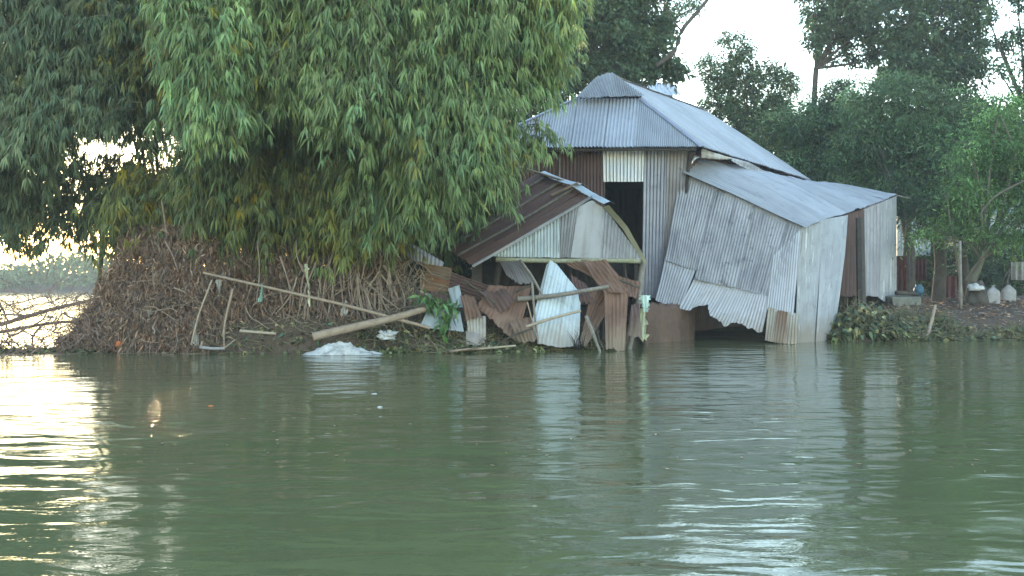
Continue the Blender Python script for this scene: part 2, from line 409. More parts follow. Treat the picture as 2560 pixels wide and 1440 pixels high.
# thin volume added to lift the blacks, standing in for lens veil
hm = N('haze_veil'); hv = hm.new('ShaderNodeVolumePrincipled'); hv.inputs['Color'].default_value = (.97, .98, 1, 1); hv.inputs['Density'].default_value = .001
hv.inputs['Anisotropy'].default_value = .2; hm.link(hv.outputs[0], hm.out.inputs['Volume'])
hb = np.array([(x_, y_, z_) for z_ in (-2.7, 16) for x_, y_ in ((-1600, -350), (1600, -350), (1600, 3100), (-1600, 3100))], float)
tag(mesh('haze', hb, [(0, 3, 2, 1), (4, 5, 6, 7), (0, 1, 5, 4), (1, 2, 6, 5), (2, 3, 7, 6), (3, 0, 4, 7)], hm.m), 'thin haze volume added as lens veil over the river and trees', 'haze', kind='stuff')

def gz(x, y): return float(ground_z(np.array([x]), np.array([y]))[0])

# ------------------------------------------------------------------ main tin house
house = empty('tin_house', 'large tin house with hipped grey roof and dark open doorway', 'house')
h_roof = part_group('roof', house); h_wall = part_group('walls', house)
FL, FR = P(1172, 369, 30.2), P(1757, 367, 29.2)
AP, RE = P(1528, 190, 32.4), P(1763, 277, 39.0)            # ridge ends
APl = P(1490, 196, 32.4)
BR, BL = P(2025, 450, 38.5), np.array((3.2, 41.0, P(2025, 450, 38.5)[2]))
GL, GR = P(1438, 247, 31.6), P(1602, 246, 31.45)             # base of the little gable
def frac(p, a, b): return float(np.dot(p - a, b - a) / np.dot(b - a, b - a))
# front hip: sheets cut from one plane
top = [(0, FL), (frac(GL, FL, FR), GL), (frac(GR, FL, FR), GR), (1, FR)]
top = [(max(0, min(1, a)), p) for a, p in top]
bot = [(0, FL), (1, FR)]
nS = 7
for k in range(nS):
    corr('roof_sheet', top, bot, M['zinc_roof'], h_roof, k / nS, (k + 1) / nS + (.012 if k < nS - 1 else 0), .1, .024, 5, off=.006 * (k % 2), jagb=.015)
# gablet (small gable above the hip, sheet lies a little forward of the ridge end)
gtop = [(0, GL + (0, -.3, -.0)), (.46, APl + (0, -.32, -.0)), (.60, AP + (0, -.32, .04)), (1, GR + (.02, -.28, .06))]
gb = [(0, GL + (-.02, -.36, -.05)), (.35, GL + (GR - GL) * .35 + (0, -.42, -.05)), (1, GR + (.05, -.40, .0))]
corr('gable_sheet', gtop, gb, M['zinc_gablet'], h_roof, 0, .5, .1, .018, 4, jagb=.05)
corr('gable_sheet', gtop, gb, M['zinc_gablet'], h_roof, .5, 1, .1, .018, 4, off=.008, jagb=.05)
# right slope
rtop = [(0, FR), (frac(GR, FR, BR), GR), (frac(GR, FR, BR) + .02, GR + (.02, 0, .03)), (frac(AP, FR, BR) + .0, AP), (min(.93, frac(RE, FR, BR)), RE), (1, BR)]
rb = [(0, FR), (1, BR)]
nS = 11
for k in range(nS):
    corr('roof_sheet', rtop, rb, M['zinc_roof'], h_roof, k / nS, min(1, (k + 1) / nS + .006), .1, .022, 6, off=.006 * (k % 2), jagb=.02)
# left slope and back hip
lt = [(0, FL), (frac(GL, FL, BL), GL), (frac(AP, FL, BL) + .02, AP), (min(.95, frac(RE, FL, BL)), RE), (1, BL)]
nS = 5
for k in range(nS): corr('roof_sheet', lt, [(0, FL), (1, BL)], M['zinc_roof'], h_roof, k / nS, (k + 1) / nS, .1, .013, 4, flip=True)
bt = [(0, BL), (.5, RE), (1, BR)]
for k in range(3): corr('roof_sheet', bt, [(0, BL), (1, BR)], M['zinc_roof'], h_roof, k / 3, (k + 1) / 3, .1, .013, 3, flip=True)
# hip and ridge caps
def cap(name, a, b, wdt, mat, parent, lift=.03, sag=0.):
    d = nrm(b - a); s = nrm(np.cross(d, (0, 0, 1))); up = np.cross(s, d)
    n = 9; t = np.linspace(0, 1, n)
    V = []
    for q in t:
        c = a + (b - a) * q + up * (lift + rng.uniform(-.008, .008)) - np.array((0, 0, sag * 4 * q * (1 - q)))
        for e, h in ((-1, -.35), (-.5, -.12), (0, .05), (.5, -.12), (1, -.35)):
            V.append(c + s * wdt * e + up * wdt * h)
    q4 = np.array([(r * 5 + c, r * 5 + c + 1, r * 5 + c + 6, r * 5 + c + 5) for r in range(n - 1) for c in range(4)])
    uv = np.array([(e * .1, q * np.linalg.norm(b - a)) for q in t for e in range(5)]) + rng.uniform(0, 30, 2)
    return mesh(name, np.array(V), q4, mat, parent, smooth=False, uv=uv)
cap('hip_cap', GR, FR, .10, M['zinc_wall'], h_roof)
cap('hip_cap', GL, FL, .10, M['zinc_wall'], h_roof)
cap('hip_cap', GR + (0, 0, .04), AP, .09, M['zinc_gablet'], h_roof)
cap('ridge_cap', AP + nrm(AP - RE) * .3 + (0, 0, .03), AP + (RE - AP) * .5, .13, M['zinc_gablet'], h_roof)
cap('ridge_cap', AP + (RE - AP) * .48, RE, .13, M['zinc_roof'], h_roof, lift=.045)
cap('hip_cap', RE, BR, .10, M['zinc_roof'], h_roof)
# walls, 0.45 m inside the eaves
WF = Plane(P(1215, 380, 30.75), P(1722, 380, 29.85), P(1500, 700, 30.25))
def wall_sheet(x0, x1, y0, y1, mat, off=0., par=h_wall, plane=WF, jb=.0, amp=.016, x0b=None, x1b=None, name='wall_sheet'):
    x0b = x0 if x0b is None else x0b; x1b = x1 if x1b is None else x1b
    return corr(name, auto(plane.line([(x0, y0), (x1, y0)], off)), auto(plane.line([(x0b, y1), (x1b, y1)], off)), mat, par, pitch=.1, amp=amp, nb=8, jagb=jb, wrinkle=.008)
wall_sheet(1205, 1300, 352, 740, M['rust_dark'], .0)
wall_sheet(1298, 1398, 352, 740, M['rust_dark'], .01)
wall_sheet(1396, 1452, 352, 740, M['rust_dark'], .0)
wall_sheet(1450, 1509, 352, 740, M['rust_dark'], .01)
wall_sheet(1506, 1614, 352, 455, M['zinc_new'], .03, amp=.024, jb=.01, x0b=1508, x1b=1612)
wall_sheet(1610, 1672, 352, 745, M['zinc_wall'], .01, x0b=1604, x1b=1660)
wall_sheet(1668, 1722, 352, 745, M['zinc_mauve'], .022, x0b=1657, x1b=1700)
c0 = WF.at(1400, 360, .05); c1 = WF.at(1398, 470, .05)
pole('wall_batten', [c0, c1], .025, .025, M['post_grey'], h_wall, 3, 5)
pole('wall_batten', [WF.at(1726, 352, .04), WF.at(1715, 470, .04), WF.at(1700, 745, .03)], .05, .05, M['post_dark'], h_wall, 5, 6)
pole('door_post', [WF.at(1509, 450, -.04), WF.at(1509, 745, -.04)], .045, .045, M['post_dark'], h_wall, 3, 6)
pole('door_post', [WF.at(1612, 450, -.05), WF.at(1606, 745, -.05)], .045, .045, M['post_dark'], h_wall, 3, 6)
pole('door_head', [WF.at(1495, 452, -.05), WF.at(1625, 452, -.05)], .045, .045, M['post_dark'], h_wall, 3, 6)
def plain_wall(name, a, b, z0, z1a, z1b, mat, parent, n=3):
    a = np.array(a); b = np.array(b)
    for k in range(n):
        p, q = a + (b - a) * k / n, a + (b - a) * (k + 1) / n
        za, zb = z1a + (z1b - z1a) * k / n, z1a + (z1b - z1a) * (k + 1) / n
        corr(name, auto([(p[0], p[1], za), (q[0], q[1], zb)]), auto([(p[0], p[1], z0), (q[0], q[1], z0)]), mat, parent, pitch=.2, amp=.015, nb=2)
ez = FR[2] - .05
wr0 = WF.at(1722, 380)[:2]; wl0 = WF.at(1207, 380)[:2]
wrB = BR[:2] + (-.9, -.3); wlB = BL[:2] + (.3, -.7)
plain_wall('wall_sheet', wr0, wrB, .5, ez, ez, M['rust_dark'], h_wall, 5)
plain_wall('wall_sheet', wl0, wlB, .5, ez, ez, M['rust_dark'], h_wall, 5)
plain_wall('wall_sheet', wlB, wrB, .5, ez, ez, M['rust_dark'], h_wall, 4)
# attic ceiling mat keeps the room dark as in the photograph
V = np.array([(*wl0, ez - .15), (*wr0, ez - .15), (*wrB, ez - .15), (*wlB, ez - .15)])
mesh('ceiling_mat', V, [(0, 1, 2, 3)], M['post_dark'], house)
# eave purlin ends under the front eave
e0, e1 = FL + (.1, .1, -.06), FR + (-.15, .1, -.06)
pole('eave_purlin', [e0, e1], .035, .035, M['post_dark'], house, 4, 6)
mesh('floor_plinth', np.array([(*(wl0 + (0, -.02)), z) for z in (0.2, .75)] + [(*(wr0 + (0, -.02)), z) for z in (.2, .75)] + [(*wrB, .75), (*wlB, .75), (*wrB, .2), (*wlB, .2)]),
     [(0, 2, 3, 1), (1, 3, 4, 5), (2, 6, 4, 3), (0, 1, 5, 7)], M['mud'], house)

# ------------------------------------------------------------------ leaning shed
shed = empty('leaning_tin_shed', 'pale tin shed leaning into the river beside the large house, wall torn open below', 'shed')
s_roof = part_group('roof', shed); s_wall = part_group('walls', shed)
A, B, C, D = P(1706, 431, 29.75), P(2017, 568, 27.95), P(2242, 486, 36.2), P(2023, 449, 37.4)
Amid = P(1895, 432, 33.2) + (0, 0, -.05)
rtop_ = auto([A + (.06, .1, .03), P(1748, 396, 31.2), Amid, P(2012, 451, 37.3), P(2030, 453, 37.4)])
rtop_ = [(0, P(1706, 431, 29.75)), (.12, P(1742, 397, 30.6)), (.4, P(1880, 420, 33.0)), (.75, P(2010, 450, 36.0)), (1, P(2105, 459, 37.4))]
rbot_ = [(0, B), (.22, P(2060, 549, 29.6)), (.5, P(2120, 533, 31.9)), (.8, P(2195, 507, 34.5)), (1, C)]
nS = 8
for k in range(nS):
    corr('roof_sheet', rtop_, rbot_, M['zinc_shed'], s_roof, k / nS, min(1, (k + 1) / nS + .01), .12, .012, 10,
         bulge=-.05, off=.008 * (k % 2), wrinkle=.015, jagb=.03, flip=True)
# torn flashing under the house eave
corr('torn_flashing', auto(pts([(1757, 371, 29.3), (1790, 383, 30.0), (1830, 395, 31.0)], 0)), auto(pts([(1752, 393, 29.6), (1790, 396, 30.1), (1828, 398, 31.0)], 0)), M['zinc_tan'], s_roof, pitch=.3, amp=.01, nb=4, wrinkle=.03, bulge=.06)
corr('torn_flashing', auto(pts([(1826, 392, 31.0), (1870, 405, 32.3), (1905, 424, 33.4), (1960, 445, 35.)], 0)), auto(pts([(1828, 402, 31.0), (1870, 424, 32.3), (1905, 440, 33.4), (1960, 448, 35.)], 0)), M['zinc_old'], s_roof, pitch=.3, amp=.01, nb=4, wrinkle=.02)
corr('torn_flashing', auto(pts([(1735, 388, 29.8), (1752, 393, 29.7)], 0)), auto(pts([(1727, 412, 29.7), (1738, 398, 29.7)], 0)), M['zinc_new'], s_roof, pitch=.3, amp=.01, nb=4, bulge=.05)
SF = Plane(P(1702, 440, 30.0), P(2002, 575, 28.15), P(1640, 750, 29.5))
def shed_sheet(topl, botl, mat, off, par=s_wall, name='wall_sheet', pitch=.085, jb=0., jt=0., wr=.012, bulge=0., amp=.013, nb=12):
    return corr(name, auto(SF.line(topl, off)), auto(SF.line(botl, off)), mat, par, pitch=pitch, amp=amp, nb=nb, wrinkle=wr, jagb=jb, jagt=jt, bulge=bulge)
# lower course first (behind), then the upper course laps over it
shed_sheet([(1664, 640), (1742, 668)], [(1638, 752), (1700, 778)], M['zinc_pale'], .0, jb=.05)
shed_sheet([(1738, 690), (1835, 712)], [(1695, 772), (1722, 778), (1745, 765), (1768, 766), (1775, 790), (1790, 795)], M['zinc_pale'], .0, jb=.05)
shed_sheet([(1825, 712), (1925, 742)], [(1780, 795), (1812, 818), (1840, 812), (1870, 822), (1905, 836)], M['zinc_pale'], .02, jb=.06)
shed_sheet([(1703, 428), (1797, 469)], [(1664, 652), (1742, 678)], M['zinc_old'], .035, jb=.012)
shed_sheet([(1795, 468), (1890, 511)], [(1737, 700), (1842, 722)], M['zinc_stained'], .07, jb=.012, bulge=.03)
shed_sheet([(1887, 509), (2005, 564)], [(1838, 722), (1948, 750)], M['zinc_stained'], .035, jb=.012)
# folded flap of tin on the front
shed_sheet([(1822, 505), (1828, 505)], [(1840, 615), (1852, 622)], M['zinc_pale'], .075, name='folded_flap', jb=0, wr=0, pitch=.3, nb=4)
# front corner panels down to the water
shed_sheet([(1935, 640), (2003, 575)], [(1917, 775), (1985, 790)], M['zinc_pale'], .05, jb=.01)
shed_sheet([(1922, 768), (1950, 777)], [(1913, 852), (1938, 858)], M['zinc_tan'], .06, jb=.015)
shed_sheet([(1946, 776), (1975, 783)], [(1935, 858), (1965, 862)], M['rust_mud'], .075, jb=.02, name='rusty_patch')
shed_sheet([(1971, 780), (1998, 785)], [(1962, 860), (1994, 864)], M['zinc_tan'], .06, jb=.02)
# side wall, receding
SS = [P(2000, 575, 28.15), P(2115, 545, 31.4), P(2197, 517, 34.4), P(2243, 500, 36.0)]
SB = [P(1990, 866, 28.0), P(2088, 846, 29.6), P(2107, 746, 34.6), P(2240, 744, 36.0)]
corr('wall_sheet', auto([P(2001, 567, 28.15), P(2060, 548, 29.6)]), auto([P(1985, 864, 28.0), P(2040, 862, 28.6)]), M['zinc_flaked'], s_wall, pitch=.11, amp=.016, nb=12, jagb=.04, wrinkle=.02)
corr('wall_sheet', auto([P(2056, 549, 29.55), P(2118, 538, 31.2)]), auto([P(2036, 862, 28.5), P(2086, 848, 29.4)]), M['zinc_flaked'], s_wall, pitch=.11, amp=.016, nb=12, jagb=.06, wrinkle=.02, off=.02, bulge=.08)
corr('wall_sheet', auto([P(2108, 538, 31.6), P(2160, 523, 33.2)]), auto([P(2100, 742, 31.8), P(2160, 742, 33.4)]), M['rust_dark'], s_wall, pitch=.36, amp=.09, nb=6, jagb=.04)
corr('wall_sheet', auto([P(2158, 523, 33.2), P(2200, 506, 34.6)]), auto([P(2158, 742, 33.4), P(2199, 742, 34.8)]), M['zinc_wall'], s_wall, pitch=.36, amp=.09, nb=6, jagb=.04)
corr('wall_sheet', auto([P(2196, 508, 34.5), P(2240, 490, 36.0)]), auto([P(2192, 742, 34.6), P(2210, 757, 35.1), P(2240, 738, 36.0)]), M['zinc_flaked'], s_wall, pitch=.2, amp=.016, nb=6, jagb=.03, off=.02)
pole('corner_post', [P(2150, 545, 31.0), P(2152, 700, 30.9), P(2155, 815, 30.6)], .12, .13, M['post_dark'], shed, 6, 6)
pole('corner_post', [P(2002, 580, 28.35), P(1992, 866, 28.3)], .05, .05, M['post_grey'], shed, 4, 6)
pole('roof_batten', [P(2235, 487, 36.2), P(2275, 496, 36.4)], .03, .02, M['post_grey'], shed, 3, 5)
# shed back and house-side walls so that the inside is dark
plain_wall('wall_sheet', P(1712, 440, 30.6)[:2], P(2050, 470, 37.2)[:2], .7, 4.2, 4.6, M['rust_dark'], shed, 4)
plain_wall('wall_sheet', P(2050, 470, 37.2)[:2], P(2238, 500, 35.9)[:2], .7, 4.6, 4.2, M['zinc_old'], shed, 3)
# mud floor block exposed below the torn wall
def lump(name, c, r, mat, parent=None, seed=0, n=24, flat=0., amp=.18, fr=1.6):
    g = np.random.default_rng(seed); u = np.linspace(0, math.pi, n // 2 + 1); v = np.linspace(0, 2 * math.pi, n + 1)[:-1]
    U, Vv = np.meshgrid(u, v, indexing='ij')
    d = np.stack([np.sin(U) * np.cos(Vv), np.sin(U) * np.sin(Vv), np.cos(U)], -1)
    s = np.ones(U.shape)
    for k in range(7):
        w_ = g.normal(0, fr * (1 + .5 * k), 3); s += amp / (1 + .5 * k) * np.sin(d @ w_ + g.uniform(0, 6.28))
    V = d * s[..., None] * np.asarray(r); V[..., 2] = np.maximum(V[..., 2], flat)
    V = V + np.asarray(c)
    i = np.arange(n // 2)[:, None] * n; j = np.arange(n)[None]; j2 = (j + 1) % n
    q = np.stack([i + j, i + n + j, i + n + j2, i + j2], -1).reshape(-1, 4)
    return mesh(name, V.reshape(-1, 3), q, mat, parent, smooth=True)
def earth_block(name, front, Yback, ztop, mat, seed, label, cat):
    """a cut face of clay: front line in plan, uneven face, flat top"""
    g = np.random.default_rng(seed); f = smooth_poly(front, 40); n = 40
    V = []; rows = 9
    for r in range(rows):
        t = r / (rows - 1)
        for k in range(n):
            x, y = f[k]; z = -.3 + (ztop + .3) * t
            V.append((x + g.normal(0, .012), y + .10 * t + g.normal(0, .02) + .04 * math.sin(k * .8 + r * .5), z + (g.normal(0, .03) if r == rows - 1 else 0)))
    for k in range(n): V.append((f[k][0] + .2, Yback, ztop))
    R = rows + 1
    q = [(r * n + k, r * n + k + 1, (r + 1) * n + k + 1, (r + 1) * n + k) for r in range(R - 1) for k in range(n - 1)]
    return tag(mesh(name, np.array(V), q, mat, smooth=True), label, cat)
p0, p1, p2 = P(1612, 862, 27.6), P(1680, 862, 28.6), P(1740, 860, 29.6)
earth_block('clay_plinth', [(p0[0] - .1, p0[1] + .5), (p0[0], p0[1]), (p1[0], p1[1]), (p2[0], p2[1] + .1)], 30.2, .98, M['mud_wall'], 3, 'brown clay plinth face standing in water beneath the leaning shed', 'clay bank')

# ------------------------------------------------------------------ collapsed small hut
hut = empty('collapsed_tin_hut', 'small collapsed tin hut with rusty roof and pale gable facing the river', 'hut')
t_roof = part_group('roof', hut); t_wall = part_group('gable', hut)
RF, RB = P(1480, 497, 25.5), P(1345, 432, 28.8)               # ridge, front and back
EF, EB = P(1182, 669, 25.7), P(1070, 590, 29.0)               # left eave, front and back
nS = 5
for k in range(nS):
    corr('roof_sheet', [(0, RF), (1, RB)], [(0, EF), (1, EB)], M['rust_roof'], t_roof, k / nS, min(1, (k + 1) / nS + .01), .1, .012, 8, off=.008 * (k % 2), jagb=.05, wrinkle=.012, flip=True, bulge=-.05)
for k, (t, mm) in enumerate(((.0, 'zinc_wall'), (.30, 'post_grey'), (.55, 'post_grey'), (.8, 'post_grey'))):
    a_, b_ = RF + (RB - RF) * t + (0, -.03, .05), EF + (EB - EF) * t + (0, -.05, .05)
    pole('roof_batten', [a_, (a_ + b_) / 2 + (0, 0, -.04), b_], .035, .03, M[mm], t_roof, 8, 6)
# right slope, steep and seen almost edge on
ER, ERB = P(1617, 655, 25.6), P(1500, 560, 29.0)
for k in range(3):
    corr('roof_sheet', [(0, RF + (.05, 0, -.02)), (1, RB)], [(0, ER), (1, ERB)], M['zinc_yellow'] if k == 0 else M['rust_roof'], t_roof, k / 3, (k + 1) / 3 + .01, .1, .012, 8, flip=True, off=.01 * (k % 2), bulge=.10)
corr('bargeboard', auto(pts([(1462, 498, 25.35), (1180, 664, 25.5)], 0)), auto(pts([(1463, 507, 25.35), (1186, 671, 25.5)], 0)), M['zinc_old'], t_roof, pitch=2, amp=.005, nb=2, wrinkle=.02, jagb=.02)
corr('bargeboard', auto(pts([(1522, 512, 25.2), (1568, 565, 25.3), (1618, 655, 25.4)], 0)), auto(pts([(1508, 518, 25.3), (1556, 572, 25.35), (1611, 660, 25.4)], 0)), M['zinc_yellow'], t_roof, pitch=2, amp=.005, nb=2)
# ridge cap strips
def strip(name, a, b, wd, mat, par, lift=.06):
    cap(name, a, b, wd, mat, par, lift=lift, sag=.03)
strip('ridge_cap', P(1525, 510, 25.2), P(1440, 462, 26.4), .17, M['zinc_blue'], t_roof)
strip('ridge_cap', P(1455, 468, 26.2), P(1360, 436, 28.4), .15, M['zinc_blue'], t_roof, .08)
pole('bamboo_stick', [P(1380, 488, 26.6), P(1445, 458, 26.2)], .04, .035, M['bamboo_dry'], t_roof, 6, 7, node=.3)
pole('bamboo_stick', [P(1300, 418, 28.2), P(1420, 455, 27.0)], .03, .03, M['bamboo_dry'], t_roof, 6, 7, node=.3)
# gable
HG = Plane(P(1475, 508, 25.5), P(1240, 642, 25.7), P(1600, 648, 25.6))
def gsheet(topl, botl, mat, off, pitch=.09, amp=.014, name='gable_sheet', wr=.006, jb=.012, nb=8):
    return corr(name, auto(HG.line(topl, off)), auto(HG.line(botl, off)), M[mat], t_wall, pitch=pitch, amp=amp, nb=nb, wrinkle=wr, jagb=jb)
gsheet([(1235, 638), (1340, 576)], [(1235, 642), (1340, 644)], 'zinc_blue', .0, nb=5)
gsheet([(1336, 578), (1400, 542)], [(1336, 644), (1400, 645)], 'zinc_blue', .012)
gsheet([(1396, 544), (1447, 515)], [(1393, 645), (1428, 645)], 'zinc_old', .0)
gsheet([(1446, 516), (1480, 500), (1506, 518)], [(1426, 646), (1460, 646), (1500, 646)], 'zinc_pale', .02, pitch=.3, amp=.006)
gsheet([(1505, 516), (1530, 545), (1606, 648)], [(1497, 646), (1530, 648), (1606, 652)], 'zinc_old', .0, pitch=.12)
pole('tie_beam', [HG.at(1240, 648, .09), HG.at(1400, 652, .09), HG.at(1520, 650, .09), HG.at(1602, 652, .09)], .06, .055, M['post_green'], hut, 10, 8, bumps=.06)
pole('corner_post', [P(1608, 650, 25.75), P(1600, 720, 25.7), P(1588, 800, 25.6), P(1570, 890, 25.3)], .075, .055, M['post_grey'], hut, 12, 7, bumps=.12)
pole('corner_post', [P(1592, 655, 25.85), P(1588, 760, 25.85), P(1578, 890, 25.7)], .06, .06, M['post_dark'], hut, 8, 7, bumps=.1)
pole('corner_post', [P(1500, 650, 26.2), P(1505, 760, 26.3), P(1508, 890, 26.0)], .06, .07, M['post_dark'], hut, 8, 7, bumps=.1)
pole('corner_post', [P(1250, 648, 26.0), P(1235, 760, 26.1), P(1225, 870, 25.9)], .06, .06, M['post_dark'], hut, 8, 7, bumps=.1)
# back and side walls of the hut, coloured dark to deepen the shade inside
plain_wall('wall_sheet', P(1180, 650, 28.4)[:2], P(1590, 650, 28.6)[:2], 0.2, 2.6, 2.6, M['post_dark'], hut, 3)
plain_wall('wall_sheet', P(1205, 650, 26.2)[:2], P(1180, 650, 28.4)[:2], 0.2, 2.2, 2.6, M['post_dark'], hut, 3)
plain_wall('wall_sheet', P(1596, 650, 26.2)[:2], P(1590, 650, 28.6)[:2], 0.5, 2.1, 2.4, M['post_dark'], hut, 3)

# loose sheets under the hut, each a thing of its own
def loose(name, topl, botl, mat, label, waves_pitch=.1, **kw):
    o = corr(name, auto(pts(topl, 0)), auto(pts(botl, 0)), M[mat], None, pitch=waves_pitch, **kw)
    return tag(o, label, 'metal sheet', 'fallen tin sheets in front of the collapsed hut')
loose('tin_sheet', [(1248, 652, 25.6), (1300, 652, 25.55)], [(1268, 692, 25.1), (1300, 712, 25.0), (1345, 708, 25.0)], 'zinc_mauve', 'short ribbed mauve-grey tin sheet hanging under the left end of the tie beam', .085, amp=.02, nb=8, jagb=.04, bulge=.06)
loose('tin_sheet', [(1222, 716, 25.1), (1330, 712, 25.2)], [(1190, 768, 24.85), (1290, 860, 24.6)], 'rust_mud', 'large reddish-brown sheet fallen askew beside the pale blue one', .11, amp=.013, nb=12, jagb=.05, wrinkle=.04, twist=.06)
loose('tin_sheet', [(1366, 662, 25.2), (1376, 650, 25.15), (1392, 660, 25.15), (1452, 735, 25.1)], [(1322, 832, 24.6), (1350, 862, 24.55), (1400, 868, 24.5), (1448, 868, 24.5)], 'zinc_blue', 'tall pale blue-white tin sheet with pointed top standing at the water edge', .09, amp=.006, nb=14, wrinkle=.025, bulge=.02, jagb=.03)
loose('tin_sheet', [(1405, 654, 25.6), (1480, 656, 25.5)], [(1490, 700, 25.3), (1560, 730, 25.2)], 'rust_mud', 'short rusty sheet slanting from beam behind the long rusty ones', .1, amp=.013, nb=8, wrinkle=.035)
loose('tin_sheet', [(1480, 720, 25.1), (1552, 722, 25.2)], [(1446, 862, 24.75), (1466, 866, 24.9)], 'rust_mud', 'curved rusty sheet with pale rim next to the pale blue one', .12, amp=.013, nb=14, wrinkle=.04, bulge=-.12)
loose('tin_sheet', [(1452, 652, 25.4), (1515, 652, 25.35)], [(1510, 735, 25.0), (1580, 735, 25.0)], 'rust_mud', 'rusty sheet folded down from the middle of the tie beam', .1, amp=.013, nb=10, wrinkle=.035, off=.05)
loose('tin_sheet', [(1510, 728, 25.0), (1572, 720, 25.02)], [(1515, 876, 24.6), (1562, 880, 24.6)], 'rust_mud', 'long rusty-brown sheet dropping straight into the water', .1, amp=.013, nb=14, wrinkle=.04, jagb=.04)
loose('tin_sheet', [(1545, 690, 25.5), (1600, 705, 25.5)], [(1560, 740, 25.3), (1592, 748, 25.4)], 'rust_mud', 'small rusty scrap wedged beside the corner post', .1, amp=.013, nb=6, wrinkle=.035, jagb=.04)
# left pile beyond the hut eave
loose('tin_sheet', [(1002, 612, 26.5), (1030, 610, 26.3), (1110, 655, 25.9)], [(1012, 640, 26.1), (1040, 655, 25.9), (1105, 672, 25.7)], 'zinc_pale', 'curved grey tin scrap poking out under the bamboo leaves', .12, amp=.012, nb=6, bulge=.1, jagb=.03, jagt=.02)
loose('tin_sheet', [(1044, 655, 25.7), (1056, 690, 25.6), (1040, 722, 25.5)], [(1130, 670, 25.5), (1125, 700, 25.4), (1120, 735, 25.35)], 'rust_orange', 'orange-rust corrugated sheet end with torn edge', .09, amp=.022, nb=8, jagt=.10)
loose('tin_sheet', [(1118, 676, 25.5), (1115, 735, 25.35)], [(1225, 715, 25.3), (1205, 765, 25.2)], 'rust_dark', 'dark brown corrugated sheet lying sideways under the hut eave', .08, amp=.026, nb=8, jagb=.03)
loose('tin_sheet', [(1052, 730, 25.2), (1120, 728, 25.3)], [(1065, 782, 25.0), (1125, 775, 25.0)], 'rust_dark', 'dark scrap sheet behind the leafy green branch', .1, amp=.02, nb=6)
loose('tin_sheet', [(1120, 722, 25.2), (1148, 712, 25.15)], [(1132, 770, 24.95), (1160, 768, 24.9)], 'zinc_blue', 'narrow light blue strip standing behind leafy green branch', .12, amp=.01, nb=6, bulge=.05)
loose('tin_sheet', [(1072, 768, 24.85), (1150, 778, 24.8)], [(1050, 818, 24.6), (1160, 830, 24.5)], 'zinc_blue', 'flat light blue tin piece under the leafy green branch', .3, amp=.006, nb=6, wrinkle=.02)
loose('tin_sheet', [(1165, 790, 24.8), (1215, 790, 24.8)], [(1170, 836, 24.6), (1215, 850, 24.55)], 'zinc_tan', 'muddy tan ribbed scrap between blue piece and large rusty sheet', .08, amp=.014, nb=6, jagb=.05)
loose('tin_sheet', [(1165, 828, 24.6), (1205, 835, 24.6)], [(1165, 872, 24.45), (1215, 866, 24.45)], 'zinc_old', 'small dark grey tin scrap at the waterline beneath large rusty sheet', .3, amp=.006, nb=4, wrinkle=.02)

bits = [((1330, 705), (1345, 860), 24.7, .03, 'broken grey timber upright beside the large rusty sheet'), ((1290, 730), (1330, 715), 24.9, .03, 'short broken stub above the large rusty sheet'), ((1465, 790), (1500, 880), 24.7, .045, 'grey stump leaning between rusty sheets at waterline'),
        ((1490, 810), (1510, 876), 24.75, .02, 'thin broken lath leaning between rusty sheets'), ((1530, 690), (1600, 720), 25.2, .03, 'broken lath across the rusty sheets near corner post'), ((1245, 860), (1330, 822), 24.4, .025, 'broken lath lying at foot of the large rusty sheet'),
        ((1010, 770), (1062, 760), 24.5, .04, 'split brown plank at upper end of the thick bamboo pole'), ((1030, 690), (1060, 770), 25.2, .03, 'slanting dark lath in the hollow beside orange-rust sheet'), ((985, 640), (1000, 770), 26.0, .04, 'upright dark post in the hollow beside bamboo roots'),
        ((1160, 700), (1240, 760), 25.0, .03, 'dark lath under the hut eave'), ((1560, 655), (1565, 760), 25.9, .03, 'thin upright lath inside the hut opening'), ((1390, 655), (1420, 770), 26.0, .03, 'dark rafter fallen inside the hut')]
for (xa, ya), (xb, yb), Y_, r_, lab_ in bits:
    xm, ym = (xa + xb) / 2 + rnd.uniform(-5, 5), (ya + yb) / 2 + rnd.uniform(-4, 4)
    tag(pole('broken_lath', [P(xa, ya, Y_), P(xm, ym, Y_ - .1), P(xb, yb, Y_ - .15)], r_, r_ * .75, M['post_grey'] if 'grey' in lab_ else M['bark'], None, 9, 5, bumps=.15), lab_, 'timber')
for l1, l2, mt, lab_ in (([(1205, 735, 25.0), (1250, 705, 25.2)], [(1240, 790, 24.75), (1290, 760, 24.8)], 'rust_dark', 'bent dark rust scrap tucked behind the large rusty sheet'),
        ([(1150, 740, 24.9), (1185, 735, 24.95)], [(1165, 800, 24.6), (1205, 800, 24.6)], 'rust_mud', 'crumpled rust scrap between light blue strip and large rusty sheet'),
        ([(1425, 690, 25.3), (1462, 700, 25.3)], [(1440, 760, 25.0), (1490, 765, 25.0)], 'rust_dark', 'curled dark scrap behind the right edge of the pale blue sheet'),
        ([(1575, 760, 25.2), (1600, 755, 25.3)], [(1572, 840, 24.9), (1602, 850, 25.0)], 'rust_dark', 'dark rust scrap hanging at the corner post'),
        ([(1270, 800, 24.6), (1325, 790, 24.6)], [(1300, 862, 24.4), (1340, 856, 24.4)], 'rust_mud', 'muddy rust fragment half buried at the waterline by pale blue sheet')):
    loose('tin_sheet', l1, l2, mt, lab_, .1, amp=.018, nb=10, wrinkle=.035, jagb=.07, jagt=.05, bulge=.07, twist=.08)

